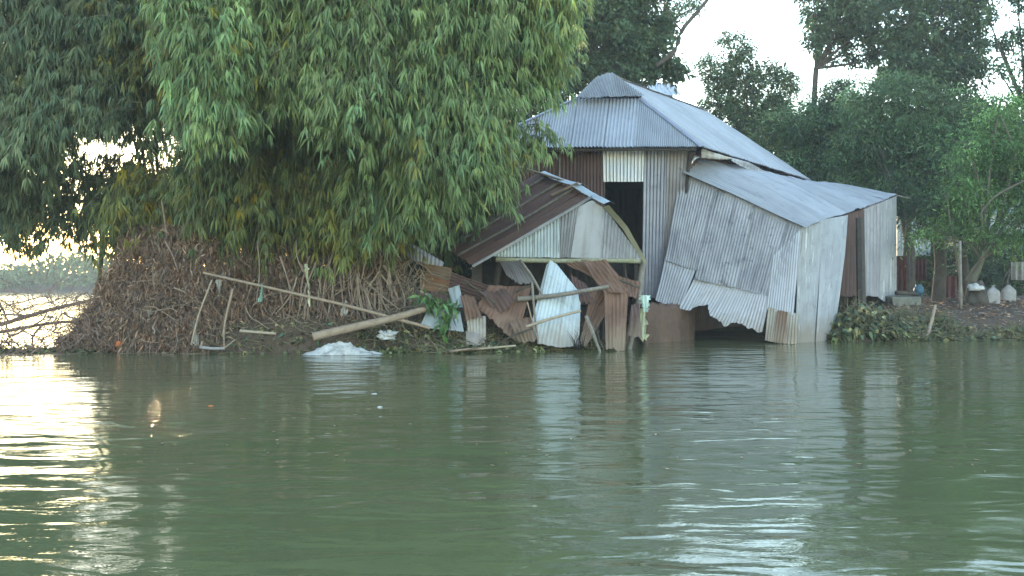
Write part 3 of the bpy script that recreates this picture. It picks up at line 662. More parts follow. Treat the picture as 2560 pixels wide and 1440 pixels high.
# ------------------------------------------------------------------ poles and sticks
def stick(name, l, r0, r1, mat, label, node=.45, cat='pole', n=14, grp=None):
    return tag(pole(name, pts(l, 0), r0, r1, M[mat], None, n, 7, node=node), label, cat, grp)
stick('bamboo_pole', [(1296, 748, 24.9), (1400, 738, 24.6), (1522, 716, 24.6)], .06, .045, 'post_grey', 'brown pole lying level across the pale blue and rusty sheets', .4)
stick('bamboo_pole', [(1312, 818, 24.5), (1380, 795, 24.35), (1452, 777, 24.4)], .035, .03, 'bamboo_pale', 'short pale bamboo pole crossing lower pale blue sheet', .4)
stick('wooden_stick', [(1318, 755, 24.6), (1330, 800, 24.5), (1345, 850, 24.4)], .018, .012, 'bamboo_dry', 'thin upright stick at left edge of pale blue sheet', 0)
stick('wooden_stick', [(1300, 650, 25.2), (1330, 690, 24.9), (1358, 742, 24.7)], .035, .03, 'post_grey', 'grey batten sloping from the tie beam to the level pole', 0)
stick('bamboo_pole', [(782, 842, 23.6), (850, 826, 23.7), (1000, 792, 24.1), (1062, 772, 24.5)], .10, .075, 'bamboo_dry', 'thick dry bamboo pole lying above the large white sack', .55)
stick('bamboo_pole', [(508, 682, 24.2), (640, 712, 24.0), (860, 762, 24.0), (1075, 820, 24.2)], .030, .040, 'bamboo_dry', 'long thin bamboo pole slanting across the root bank', .5, n=22)
stick('wooden_stick', [(582, 722, 23.9), (565, 790, 23.8), (557, 840, 23.7)], .03, .02, 'bamboo_dry', 'upright dry stick below the long slanting pole', 0)
stick('wooden_stick', [(600, 827, 23.75), (660, 832, 23.7), (690, 834, 23.7)], .035, .03, 'bamboo_pale', 'short pale stick lying on mud bank', 0)
stick('wooden_stick', [(0, 812, 25.5), (120, 775, 25.7), (240, 748, 26.2)], .05, .04, 'twig', 'dark branch rising over the river at the far left edge', 0)
stick('wooden_stick', [(0, 830, 25.2), (140, 805, 25.4), (300, 800, 25.6)], .04, .03, 'twig', 'dark level branch over the river below the rising one', 0)
stick('wooden_stick', [(60, 500, 27.0), (170, 500, 27.2), (275, 508, 27.6)], .045, .03, 'bark', 'dark horizontal bamboo branch crossing bright sky gap', 0)
stick('bamboo_pole', [(255, 550, 26.4), (254, 640, 26.2), (245, 745, 25.9), (240, 800, 25.7)], .05, .055, 'bamboo_culm', 'upright dark bamboo stem at left end of root bank', .4)
stick('wooden_stick', [(530, 700, 24.0), (495, 790, 23.8), (478, 862, 23.6)], .022, .018, 'twig_pale', 'pale twig leaning on the root bank', 0)
stick('wooden_stick', [(2312, 862, 29.0), (2330, 800, 29.6), (2338, 764, 29.8)], .05, .045, 'bamboo_dry', 'short bamboo stake leaning out of bank debris', .4)
stick('wooden_stick', [(1150, 876, 24.0), (1200, 872, 23.95), (1290, 864, 24.0)], .025, .02, 'bamboo_pale', 'dry reed stem floating at the waterline below rusty sheet', 0)
stick('wooden_stick', [(1100, 882, 23.9), (1160, 874, 23.9), (1230, 868, 24.0)], .03, .02, 'bamboo_dry', 'curved dry stalk at the waterline below blue piece', 0)
# floating forked branch
o = empty('driftwood_branch', 'white forked driftwood branch at the muddy waterline', 'branch')
pole('stem', pts([(500, 868, 23.7), (530, 872, 23.6), (562, 871, 23.6)], 0), .04, .03, M['sack_grey'], o, 8, 7, bumps=.1)
pole('fork', pts([(560, 870, 23.6), (575, 860, 23.65), (588, 848, 23.7)], 0), .02, .012, M['twig_pale'], o, 6, 5)
pole('fork', pts([(502, 868, 23.7), (506, 852, 23.7)], 0), .03, .02, M['twig_pale'], o, 4, 5)
pole('fork', pts([(560, 870, 23.6), (560, 820, 23.7)], 0), .015, .012, M['twig_pale'], o, 4, 5)

# ------------------------------------------------------------------ rags and sacks
def rag(name, c, wd, ht, mat, label, seed=0, tw=.6, cat='rag'):
    g = np.random.default_rng(seed); na, nb = 10, 18
    V = []; ph = g.uniform(0, 6, 4)
    for j in range(nb + 1):
        t = j / nb; ww = wd * (.55 + .45 * math.sin(1.2 + 3.0 * t + ph[0])) * (1 if t < .85 else 1 - .5 * (t - .85) / .15)
        for i_ in range(na + 1):
            s = i_ / na - .5; an = tw * math.sin(2.5 * t + ph[1])
            x = s * ww * math.cos(an) + .05 * ht * math.sin(3 * t + ph[2]); y = s * ww * math.sin(an) + .03 * math.cos(14 * s + 3 * t)
            V.append((c[0] + x + (g.normal(0, .14 * wd) if i_ in (0, na) else 0), c[1] + y, c[2] - t * ht + g.normal(0, .004) + (g.normal(0, .05 * ht) if j == nb else 0)))
    q = np.array([(j * (na + 1) + i_, j * (na + 1) + i_ + 1, (j + 1) * (na + 1) + i_ + 1, (j + 1) * (na + 1) + i_) for j in range(nb) for i_ in range(na)])
    return tag(mesh(name, np.array(V), q, M[mat], smooth=True), label, cat, 'rags caught in the wreckage')
rag('rag', P(652, 710, 23.95), .13, .40, 'rag_green', 'pale green rag hanging from the long slanting pole', 1)
rag('rag', P(770, 660, 24.0), .16, .88, 'rag_yellow', 'long pale yellow rag hanging on the root bank', 2, .9)
rag('rag', P(548, 700, 23.9), .12, .35, 'rag_grey', 'greyish torn rag below the tip of the slanting pole', 3)
rag('rag', P(1612, 738, 25.3), .22, .40, 'rag_mint', 'mint-white rag knotted on hut corner post', 4)
rag('rag', P(1608, 770, 25.4), .26, .75, 'rag_yellow', 'long muddy cream rag trailing below the mint-white one', 5)
rag('rag', P(862, 750, 24.0), .18, .32, 'rag_grey', 'grey cloth strip wound on the slanting pole near its lower end', 6)
rag('rag', P(488, 800, 23.8), .14, .55, 'rag_grey', 'limp grey rag hanging on twigs at left of the driftwood', 7)
rag('rag', P(372, 775, 24.2), .22, .30, 'rag_grey', 'small grey rag on twigs at left end of the root bank', 8)

def sack(name, c, r, mat, label, seed, amp=.2, fr=2.4, flat=-.05, grp=None):
    return tag(lump(name, c, r, M[mat], None, seed, 48, flat, amp, fr), label, 'sack', grp)
def crumple(name, c, sx, sy, h, mat, label, seed):
    """a flat crumpled plastic sack: low dome with sharp folds and an uneven rim"""
    g = np.random.default_rng(seed); nr, na = 22, 84
    r = np.linspace(0, 1, nr)[:, None]; an = (np.arange(na) * 2 * math.pi / na)[None]
    lim = 1 + .16 * np.sin(2 * an + 1) + .12 * np.sin(3 * an + 2.2) + .08 * np.sin(7 * an + .5) + .04 * np.sin(13 * an)
    Xc, Yc = r * np.cos(an) * lim, r * np.sin(an) * lim
    Z = np.zeros_like(Xc)
    for k in range(14):
        d = g.normal(0, 1, 2) * (1, .5); d /= np.linalg.norm(d); f = g.uniform(3, 11); a = .42 / (1 + .22 * k)
        Z += a * ((1 - np.abs(np.sin((Xc * d[0] + Yc * d[1]) * f + g.uniform(0, 6)))) ** 2 - .3)
    peak = np.exp(-(((Xc + .05) / .55) ** 2 + ((Yc - .1) / .7) ** 2))
    Z = (1 - r ** 3) * np.maximum(.38 + .5 * peak + .34 * Z, .06) * h + .004
    V = np.stack([c[0] + Xc * sx, c[1] + Yc * sy, c[2] + Z], -1).reshape(-1, 3)
    i = np.arange(nr - 1)[:, None] * na; j = np.arange(na)[None]; j2 = (j + 1) % na
    q = np.stack([i + j, i + na + j, i + na + j2, i + j2], -1).reshape(-1, 4)
    return tag(mesh(name, V, q, M[mat], smooth=True), label, 'sack')
crumple('plastic_sack', (P(848, 884, 23.45)[0], 23.55, .0), .70, .45, .30, 'sack_white', 'large crumpled white plastic sack lying at the waterline', 11)
tag(lump('plastic_bag', P(967, 842, 23.9), (.16, .12, .13), M['sack_white'], None, 77, 40, -.06, .34, 4.0), 'small twisted white plastic bag beside the thick bamboo pole', 'bag')

# ------------------------------------------------------------------ foliage tools
def leaves(pos, dirv, length, width, bend=.15, up=None):
    """one folded quad per leaf"""
    n = len(pos); d = nrm(dirv)
    r = rng.normal(0, 1, (n, 3)) if up is None else up + rng.normal(0, .35, (n, 3))
    s = nrm(np.cross(d, r)); nn = np.cross(s, d)
    L = np.asarray(length).reshape(-1, 1); Wd = np.asarray(width).reshape(-1, 1)
    a = pos; m_ = pos + d * L * .42 + nn * L * .05
    tip = pos + d * L + np.array([0, 0, -1.]) * L * bend
    V = np.stack([a, m_ + s * Wd * .5, tip, m_ - s * Wd * .5], 1).reshape(-1, 3)
    return V, np.arange(n * 4).reshape(-1, 4)

def tint(n, base=1., var=.25, warm=.1, per=4):
    b = base * np.exp(rng.normal(0, var, n)); w_ = rng.normal(0, warm, n)
    c = np.stack([b * (1 + w_), b, b * (1 - w_ * .8)], 1)
    return np.repeat(np.clip(c, .05, 3), per, 0)

class Foliage:
    def __init__(s): s.V = []; s.Q = []; s.C = []; s.n = 0
    def add(s, V, Q, C): s.V.append(V); s.Q.append(Q + s.n); s.C.append(C); s.n += len(V)
    def build(s, name, mat, parent): return mesh(name, np.concatenate(s.V), np.concatenate(s.Q), mat, parent, col=np.concatenate(s.C))

# ------------------------------------------------------------------ bamboo
def plume_leaves(fol, twg, root, out, length, droop, ns, leaf=.32, wid=.041, base=1., var=.22, fan=9, spread=.85, warm=.1, hang=.62, shift=0.):
    """drooping bamboo twigs: arrays of plume roots (n,3), outward dirs (n,3)"""
    n = len(root); t = np.linspace(0, 1, 6)
    L = np.asarray(length)[:, None]; dr = np.asarray(droop)[:, None]
    Pl = root[:, None, :] + out[:, None, :] * (L * t)[..., None]
    Pl[..., 2] += .25 * L * t - dr * L * t ** 2
    twg.append(Pl)
    ts = rng.uniform(.12, 1.0, (n, ns)) ** .8
    sp = root[:, None, :] + out[:, None, :] * (L * ts)[..., None]
    sp[..., 2] += .25 * L * ts - dr * L * ts ** 2
    sp = sp + rng.normal(0, .10, sp.shape)
    tang = out[:, None, :] * 1.0 + np.zeros_like(sp); tang[..., 2] += .25 - 2 * dr * ts
    tang = nrm(tang)
    pb = base * np.exp(rng.normal(0, var, n)); pw = shift + rng.normal(0, warm, n) + np.where(rng.uniform(0, 1, n) < .010, .5, 0)
    N_ = n * ns * fan
    pos = np.repeat(sp.reshape(-1, 3), fan, 0) + rng.normal(0, .02, (N_, 3))
    td = np.repeat(tang.reshape(-1, 3), fan, 0)
    side = nrm(rng.normal(0, 1, (N_, 3)) * (1, 1, .35))
    d = td * .55 + np.array((0, 0, -hang)) + side * rng.uniform(.25, 1, (N_, 1)) * spread
    ln = leaf * rng.uniform(.4, 1.25, N_); wd = wid * rng.uniform(.7, 1.2, N_)
    ps = np.repeat(rng.uniform(.62, 1.2, n), ns * fan); ln = ln * ps; wd = wd * np.sqrt(ps)
    V, Q = leaves(pos, d, ln, wd, .16, up=np.array((0, -.45, 1.0)))
    b = np.repeat(pb, ns * fan) * np.exp(rng.normal(0, .14, N_)); w_ = np.repeat(pw, ns * fan) + rng.normal(0, .04, N_) + np.where(rng.uniform(0, 1, N_) < .012, .5, 0)
    c = np.stack([b * (1 + w_), b, b * (1 - w_)], 1)
    fol.add(V, Q, np.repeat(np.clip(c, .05, 3), 4, 0))

def curtain(fol, twg, px, py_top, py_bot, wpx, Y, dY, n, ns=8, base=1., leaf=.32, wid=.041, lean=0., warm=.05, taper=.5, ptop=1., spread=.85, var=.2, length=(.8, 1.8), shift=0.):
    """a hanging mass of bamboo twigs between two rows of the picture, with its own depth"""
    v = rng.uniform(0, 1, n) ** ptop
    half = wpx * .5 * (1 - taper * v ** 2)
    x = px + lean * v + rng.uniform(-1, 1, n) * half
    y = py_top + (py_bot - py_top) * v
    Yd = Y + rng.normal(0, dY, n)
    root = np.stack([(x - 1280) * Yd / F, Yd, CH - (y - HZ) * Yd / F], 1)
    az = rng.normal(-math.pi / 2, 1.0, n)
    out = np.stack([np.cos(az), np.sin(az), np.zeros(n)], 1)
    L = rng.uniform(*length, n)
    root[:, 2] += L * .45; root -= out * (L * .5)[:, None]
    plume_leaves(fol, twg, root, out, L, rng.uniform(.6, 1.15, n), ns, leaf, wid, base, warm=warm, spread=spread, var=var, shift=shift)

def culm(base, top, tip, r, n=16):
    """quadratic arch"""
    t = np.linspace(0, 1, n)[:, None]
    return (1 - t) ** 2 * base + 2 * t * (1 - t) * top + t ** 2 * tip

def bamboo(name, label, curtains, bases, tips, mat, culm_mat):
    o = empty(name, label, 'bamboo', 'bamboo clumps on the river bank')
    fol = Foliage(); twg = []
    for c in curtains: curtain(fol, twg, **c)
    fol.build('foliage', mat, o)
    T = np.concatenate(twg); V, q = tubes(T, np.broadcast_to(np.linspace(.012, .005, T.shape[1]), T.shape[:2]), 3)
    tag(mesh('twigs', V, q, M['stalk'], o), kind='stuff')
    for b_, tp in zip(bases, tips):
        mid = np.array(b_) + (np.array(tp) - np.array(b_)) * .35; mid[2] = tp[2] + 3.0
        c = culm(np.array(b_), mid, np.array(tp), .05)
        V, q = tubes(c[None], np.linspace(.05, .012, len(c))[None], 7)
        mesh('culm', V, q, culm_mat, o, smooth=True)
    return o

d = dict
main_c = [  # lower base darkens the inner and back leaves: shade painted into the tint
    d(px=490, py_top=-230, py_bot=330, wpx=200, Y=22.3, dY=.3, n=560, lean=40, base=1.25, warm=.06),
    d(px=700, py_top=-230, py_bot=290, wpx=190, Y=22.9, dY=.35, n=480, base=1.15, shift=.05),
    d(px=880, py_top=-230, py_bot=340, wpx=180, Y=22.5, dY=.35, n=520, base=1.05),
    d(px=1035, py_top=-230, py_bot=430, wpx=170, Y=23.0, dY=.35, n=560, base=1.05),
    d(px=1165, py_top=-230, py_bot=430, wpx=180, Y=22.9, dY=.35, n=620, base=1.15),
    d(px=1300, py_top=-230, py_bot=130, wpx=240, Y=23.6, dY=.5, n=540, base=1.4, warm=.08, taper=.2, shift=.08),
    d(px=1190, py_top=150, py_bot=390, wpx=150, Y=23.5, dY=.35, n=230, base=1.1),
    d(px=1345, py_top=60, py_bot=235, wpx=120, Y=23.8, dY=.2, n=85, base=1.2, length=(.5, 1.0)),
    d(px=1345, py_top=330, py_bot=390, wpx=60, Y=24.3, dY=.15, n=7, base=1.15, length=(.5, .9)),
    d(px=1245, py_top=420, py_bot=500, wpx=50, Y=24.2, dY=.15, n=18, base=1.2, length=(.5, .9)),
    d(px=1080, py_top=380, py_bot=545, wpx=110, Y=23.6, dY=.3, n=190, base=1.05),
    d(px=980, py_top=380, py_bot=550, wpx=150, Y=24.2, dY=.35, n=210, base=.95, warm=.12),
    d(px=760, py_top=200, py_bot=560, wpx=420, Y=25.4, dY=.5, n=620, base=.75, warm=.14, taper=.1, shift=.18),
    d(px=590, py_top=300, py_bot=590, wpx=230, Y=25.6, dY=.5, n=330, base=.75, warm=.15, taper=.1, shift=.22),
    d(px=420, py_top=480, py_bot=600, wpx=260, Y=26.0, dY=.4, n=130, base=.8, warm=.15, taper=0, shift=.25),
    d(px=870, py_top=-200, py_bot=520, wpx=800, Y=26.0, dY=.9, n=1250, base=.8, taper=0, warm=.1),
    d(px=640, py_top=470, py_bot=640, wpx=680, Y=26.4, dY=.5, n=620, base=.75, warm=.2, taper=0, leaf=.3, shift=.3),
    d(px=880, py_top=500, py_bot=620, wpx=180, Y=25.0, dY=.3, n=110, base=1.0, warm=.2, taper=0, leaf=.3, shift=.3),
    d(px=1090, py_top=420, py_bot=620, wpx=240, Y=28.3, dY=.4, n=260, base=.8, warm=.2, taper=0, leaf=.3),
    d(px=380, py_top=-200, py_bot=240, wpx=220, Y=26.0, dY=.6, n=260, base=.9, warm=.2, taper=0, shift=.25),
]
bs = [(rnd.uniform(-8, -3.4), rnd.uniform(25.2, 27.5)) for _ in range(26)]
bases = [(x, y, gz(x, y) - .1) for x, y in bs]
tips = [(x * .75 + rnd.uniform(-1.5, 3.5), y - rnd.uniform(.5, 3.5), rnd.uniform(5.5, 10.5)) for x, y in bs]
bam = bamboo('bamboo_clump', 'large green bamboo clump drooping over the hut, its roots in the bank', main_c, bases, tips, M['leaf_bamboo'], M['bamboo_culm'])
left_c = [
    d(px=20, py_top=-250, py_bot=440, wpx=220, Y=26.2, dY=.5, n=560, base=.95, taper=.1),
    d(px=200, py_top=-250, py_bot=345, wpx=260, Y=26.0, dY=.5, n=620, base=1.0, taper=.2),
    d(px=330, py_top=-250, py_bot=260, wpx=200, Y=27.5, dY=.5, n=300, base=.95, warm=.15, taper=.1, shift=.2),
    d(px=330, py_top=180, py_bot=325, wpx=260, Y=26.8, dY=.4, n=190, base=.9, taper=.1),
    d(px=90, py_top=250, py_bot=400, wpx=190, Y=25.7, dY=.3, n=170, base=1.0),
    d(px=-120, py_top=-250, py_bot=560, wpx=240, Y=26.5, dY=.6, n=420, base=.95, taper=0),
    d(px=140, py_top=450, py_bot=610, wpx=400, Y=27.6, dY=.5, n=200, base=.7, taper=0, ns=6),
    d(px=-40, py_top=400, py_bot=620, wpx=180, Y=27.0, dY=.5, n=120, base=.75, taper=0, ns=6),
    d(px=40, py_top=470, py_bot=600, wpx=120, Y=26.6, dY=.4, n=60, base=.8, taper=0, ns=6),
    d(px=340, py_top=500, py_bot=600, wpx=120, Y=26.6, dY=.4, n=60, base=.85, warm=.12, taper=0),
    d(px=280, py_top=380, py_bot=450, wpx=300, Y=27.6, dY=.3, n=22, base=.7, taper=0, ns=6),
]
bs = [(rnd.uniform(-9, -7.6), rnd.uniform(26.5, 29)) for _ in range(9)]
bases = [(x, y, gz(x, y) - .1) for x, y in bs]
tips = [(x - rnd.uniform(.5, 4), y - rnd.uniform(-1, 2), rnd.uniform(6, 10)) for x, y in bs]
bamboo('bamboo_clump', 'hazy bamboo clump at the left edge in front of the setting sun', left_c, bases, tips, M['leaf_bamboo_far'], M['bamboo_culm'])

# root bank: dead twigs and roots hanging down the mud
def tangle(n, xr, yr, seed, mat, parent, name, length=(.3, 1.1), r=(.004, .012), hang=.6, zr=(0.05, 1.9), thick=.5, ramp=True):
    g = np.random.default_rng(seed); M_ = 6
    x = g.uniform(*xr, n); z = g.uniform(0, 1, n) ** 1.1 * (zr[1] - zr[0]) * (np.clip((x + 9.9) / 1.1 + .15 * np.sin(x * 5), .1, 1) if ramp else 1) + zr[0]
    ysh = np.interp(x, SHORE[:10, 0], SHORE[:10, 1])
    y = ysh + .15 + z * .35 + g.uniform(-thick, thick * .4, n) + .75 * np.clip((x + 7) / 1.2, 0, 1)
    d_ = nrm(np.stack([g.normal(0, .8, n), g.normal(-.3, .5, n), g.normal(-hang, .5, n)], 1)); L = g.uniform(*length, n)
    p = np.stack([x, y, z], 1); Pt = [p]
    for k in range(M_ - 1):
        d_ = nrm(d_ + g.normal(0, .28, (n, 3)) + np.array((0, 0, -.05))); p = p + d_ * (L / M_)[:, None]; Pt.append(p)
    Pt = np.stack(Pt, 1); Pt[..., 2] = np.maximum(Pt[..., 2], .0)
    R = (g.uniform(*r, n) * np.where(g.uniform(0, 1, n) < .08, 2.8, 1))[:, None] * np.linspace(1, .5, M_)[None]
    V, q = tubes(Pt, R, 3)
    return mesh(name, V, q, mat, parent)
o = tangle(4600, (-9.8, -2.75), 0, 21, M['twig'], bam, 'root_tangle', (.25, .8), (.003, .0065), 1.0, (.05, 2.5)); o['kind'] = 'stuff'
o = tangle(420, (-9, -1.5), 0, 22, M['twig_pale'], bam, 'dry_twigs', (.5, 1.5), (.006, .014), .5, (.1, 1.9)); o['kind'] = 'stuff'
o = tangle(260, (-3.8, -2.0), 0, 23, M['twig_pale'], bam, 'hanging_roots', (.8, 1.6), (.008, .02), 1.1, (.9, 2.1), .6); o['kind'] = 'stuff'
fol = Foliage(); n = 42000
x = rng.uniform(-10.0, -2.6, n); z = .1 + rng.uniform(0, 2.8, n) * np.clip((x + 9.9) / 1.1, .1, 1); ysh = np.interp(x, SHORE[:10, 0], SHORE[:10, 1])
pos = np.stack([x, ysh + .1 + z * .35 + rng.uniform(-.5, .3, n) + .75 * np.clip((x + 7) / 1.2, 0, 1), z], 1)
V, Q = leaves(pos, rng.normal(0, .6, (n, 3)) + (0, 0, -.8), rng.uniform(.1, .25, n), rng.uniform(.015, .035, n))
fol.add(V, Q, tint(n, .9, .35, .1)); o = fol.build('dead_leaves', M['leaf_dead'], bam); o['kind'] = 'stuff'
g_ = np.random.default_rng(91)
for k in range(70):                                   # thick roots hanging down the bank face
    x0_ = g_.uniform(-8.6, -2.7) if k < 40 else g_.uniform(-4.2, -2.6); z0_ = g_.uniform(1.2, 2.5); y0_ = float(np.interp(x0_, SHORE[:10, 0], SHORE[:10, 1])) + .15 + .5 * min(1, max(0, x0_ + 7.5))
    w1, w2 = g_.normal(0, .18, 2); L_ = g_.uniform(.6, 1.5)
    pole('root', [(x0_, y0_ + .25, z0_), (x0_ + w1, y0_ + .05, z0_ - L_ * .5), (x0_ + w1 + w2, y0_ - .05, max(.05, z0_ - L_))], g_.uniform(.012, .028), .008, M['twig_pale'] if k % 2 else M['twig'], bam, 7, 5, bumps=.1)
for k in range(16):                                   # stems among the roots
    x0_ = rnd.uniform(-8.8, -3.0); y0_ = 25.0 + rnd.uniform(0, .5); lean_ = rnd.uniform(-.9, .9)
    pole('culm', [(x0_, y0_, .5), (x0_ + lean_ * .4, y0_ - .05, 1.6), (x0_ + lean_, y0_ - .2, 3.4)], .035, .025, M['bamboo_culm'] if k % 3 else M['bamboo_dry'], bam, 10, 7, node=.35)
# mud mound under the clump
for k, (px, Y, rx, ry, rz) in enumerate(((480, 26.4, 2.0, 1.5, 1.5), (660, 26.4, 2.0, 1.7, 1.8), (850, 26.6, 1.9, 1.6, 1.9))):
    c = P(px, 705, Y); lump('root_mound', (c[0], Y, 0), (rx, ry, rz), M['mud'], bam, 40 + k, 40, -.2, .12, 2.2)
# twigs over the water at left
o = tangle(420, (-12.2, -8.8), 0, 24, M['twig'], None, 'flooded_twigs', (.5, 1.5), (.006, .014), .35, (.05, 1.35), 1.2, False)
tag(o, 'bare dark twigs standing in the bright water at far left', 'twigs', kind='stuff')
box('orange_scrap', P(297, 860, 24.1), .10, .05, .12, M['orange_plastic'], None, .4, .03, .015)
tag(bpy.data.objects['orange_scrap'], 'small orange plastic scrap at left foot of the root bank', 'litter')

# leafy branch lying on the wreck
o = empty('leafy_branch', 'broken green leafy branch lying on the light blue tin piece', 'branch')
fol = Foliage()
for (cx, cy, Y, n, sx, sz) in ((1078, 752, 24.55, 60, .28, .22), (1110, 790, 24.4, 40, .16, .3), (1130, 760, 24.6, 25, .15, .15)):
    c = P(cx, cy, Y); pos = c + rng.normal(0, 1, (n, 3)) * (sx * .6, .08, sz * .5)
    V, Q = leaves(pos, rng.normal(0, .5, (n, 3)) + (0, -.3, -.8), rng.uniform(.18, .32, n), rng.uniform(.06, .1, n), .2)
    fol.add(V, Q, tint(n, 1, .3, .1))
fol.build('leaves', M['leaf_glossy'], o)
pole('stem', pts([(1050, 728, 24.7), (1085, 745, 24.5), (1120, 800, 24.4)], 0), .02, .012, M['bamboo_pale'], o, 8, 5)

# water-edge grass tuft by the pale sheet
o = empty('grass_tuft', 'bright green grass tuft at the foot of the pale blue sheet', 'grass')
for k in range(14):
    c = P(1448 + rnd.uniform(-14, 10), 872, 24.3); dx = rnd.uniform(-.25, .3); h = rnd.uniform(.2, .5)
    pole('blade', [c, c + (dx * .3, 0, h * .6), c + (dx, rnd.uniform(-.1, .1), h)], .012, .002, M['leaf_bright'] , o, 6, 3)

# ------------------------------------------------------------------ debris on the banks
def debris(name, xr, n, zmax, seed, label, depth=(0, 1.6), green=.5, big=1.):
    g = np.random.default_rng(seed); o = bpy.data.objects.new(name, None); COL.objects.link(o); tag(o, label, 'debris', kind='stuff')
    x = g.uniform(*xr, n); t = g.uniform(0, 1, n); dd = depth[0] + (depth[1] - depth[0]) * t
    ysh = np.interp(x, SHORE_N[:, 0], SHORE_N[:, 1])
    y = ysh + dd; zz = ground_z(x, y); hump = zmax(x) * np.sin(np.clip(t * 1.1 + .1, 0, 1) * math.pi) * g.uniform(.2, 1, n)
    z = np.maximum(zz, 0) + hump
    pos = np.stack([x, y, z], 1)
    k = int(n * .72); V, Q = leaves(pos[:k], g.normal(0, .8, (k, 3)) * (1, 1, .5) + (0, -.3, -.25), g.uniform(.10, .34, k) * big, g.uniform(.05, .16, k) * big, .35, up=np.array((0, -.6, 1.)))
    f = Foliage(); f.add(V, Q, tint(k, .85, .6, .18)); f.build('leaf_litter', M['debris_leaf'], o)
    p = pos[k:]; m_ = len(p); d_ = nrm(np.stack([g.normal(0, 1, m_), g.normal(0, .5, m_), g.normal(-.1, .5, m_)], 1)); L = g.uniform(.2, .8, m_); Pt = [p]
    for _ in range(4):
        d_ = nrm(d_ + g.normal(0, .35, (m_, 3))); p = p + d_ * (L / 5)[:, None]; Pt.append(p)
    Pt = np.stack(Pt, 1); Pt[..., 2] = np.maximum(Pt[..., 2], .01)
    V, q = tubes(Pt, g.uniform(.006, .016, m_)[:, None] * np.linspace(1, .6, 5)[None], 4); mesh('stalks', V, q, M['stalk'], o)
    return o
debris('debris', (8.4, 12.2), 5200, lambda x: .72 * np.exp(-((x - 9.3) / 1.15) ** 2) + .08, 31, 'heap of wilted water plants and stalks beside the leaning shed', (0, 2.6))
debris('debris', (11.8, 17), 3600, lambda x: .05 + .22 * np.clip((x - 12.6) / 1.2, 0, 1), 32, 'low fringe of wilted plants along bank at right edge', (-.1, .7))
debris('debris', (-1.6, 2.4), 2200, lambda x: .16 + 0 * x, 33, 'muddy leaf litter at waterline in front of collapsed hut', (-.75, .4), big=.7)
debris('debris', (-13, -9.0), 700, lambda x: .10 + 0 * x, 35, 'dark floating plant debris in the water at far left', (-.6, .5), big=.8)
debris('debris', (-8.5, -3.2), 700, lambda x: .05 + 0 * x, 36, 'scattered leaf litter on wet mud below the roots', (-.05, .6), big=.6)
debris('debris', (-3.4, -.8), 900, lambda x: .12 + 0 * x, 34, 'dark leaf litter on mud behind the white sack', (-.2, .7), big=.7)

# ------------------------------------------------------------------ yard on the right bank
y_ = 35.2
box('concrete_slab', P(2252, 753, y_), .98, .8, .34, M['concrete'], None, .15, .03, .03); tag(bpy.data.objects['concrete_slab'], 'low mossy concrete slab at the back corner of the leaning shed', 'slab')
tag(pole('log', pts([(2238, 732, 35.0), (2265, 733, 35.0), (2292, 736, 35.1)], 0), .07, .06, M['bark'], None, 8, 9, bumps=.06), 'short log lying on the concrete slab', 'log')
def lathe(name, c, prof, mat, parent=None, k=18, sq=0.):
    n = len(prof); ang = np.arange(k) * 2 * math.pi / k
    r = np.array([p[0] for p in prof]); z = np.array([p[1] for p in prof])
    V = np.stack([c[0] + r[:, None] * np.cos(ang), c[1] + r[:, None] * np.sin(ang), c[2] + z[:, None] + 0 * ang[None]], -1).reshape(-1, 3)
    q = [(i * k + j, i * k + (j + 1) % k, (i + 1) * k + (j + 1) % k, (i + 1) * k + j) for i in range(n - 1) for j in range(k)]
    return mesh(name, V, q, mat, parent, smooth=True)
c = P(2297, 740, 35.3); tag(lathe('water_pot', c, [(.0, 0), (.1, 0), (.15, .1), (.165, .2), (.13, .29), (.09, .32), (.11, .36), (.1, .37), (.08, .33), (0, .3)], M['blue_plastic']), 'small blue plastic water pot by the concrete slab', 'pot')
def filled_sack(px, py0, py1, wpx, Y, seed, label, tie):
    c = P(px, py0, Y); h = (py0 - py1) * Y / F; w_ = wpx * Y / F / 2
    o = empty('filled_sack', label, 'sack', 'filled sacks standing in the yard')
    g = np.random.default_rng(seed); k = 28; rows = 14; V = []
    for r in range(rows + 1):
        t = r / rows; pr = (1.0 + .06 * math.sin(t * 3)) * (1 if t < .72 else max(.12, 1 - ((t - .72) / .28) ** 1.6 * .75)) * (.92 + .08 * min(1, t * 6))
        for j in range(k):
            a = 2 * math.pi * j / k; se = (abs(math.cos(a)) ** 4 + abs(math.sin(a)) ** 4) ** -.25 * .93
            rr = w_ * pr * se * (1 + .035 * math.sin(5 * a + 3 * t + seed) + g.normal(0, .008))
            V.append((c[0] + rr * math.cos(a), c[1] + rr * .7 * math.sin(a), c[2] + h * t))
    q = [(i * k + j, i * k + (j + 1) % k, (i + 1) * k + (j + 1) % k, (i + 1) * k + j) for i in range(rows) for j in range(k)] + [tuple(range(rows * k, (rows + 1) * k))]
    mesh('bag', np.array(V), q, M['sack_grey'], o, smooth=True)
    lathe('tied_neck', c + (0, 0, h * .97), [(w_ * .3, 0), (w_ * .12, tie * .35), (w_ * .34, tie), (w_ * .2, tie * .9), (0, tie * .8)], M['sack_grey'], o, 12)
filled_sack(2482, 772, 718, 33, 34.6, 1, 'grey-white filled sack with knotted top, nearer the leaning post', .08)
filled_sack(2521, 768, 714, 34, 35.4, 2, 'grey-white filled sack with rounded top, beside the knotted one', .05)
tag(lump('rubbish_heap', P(2445, 762, 34.8), (.32, .3, .55), M['bark'], None, 51, 32, 0, .2, 2.2), 'dark rubbish heap between the tree trunk and grey sacks', 'heap')
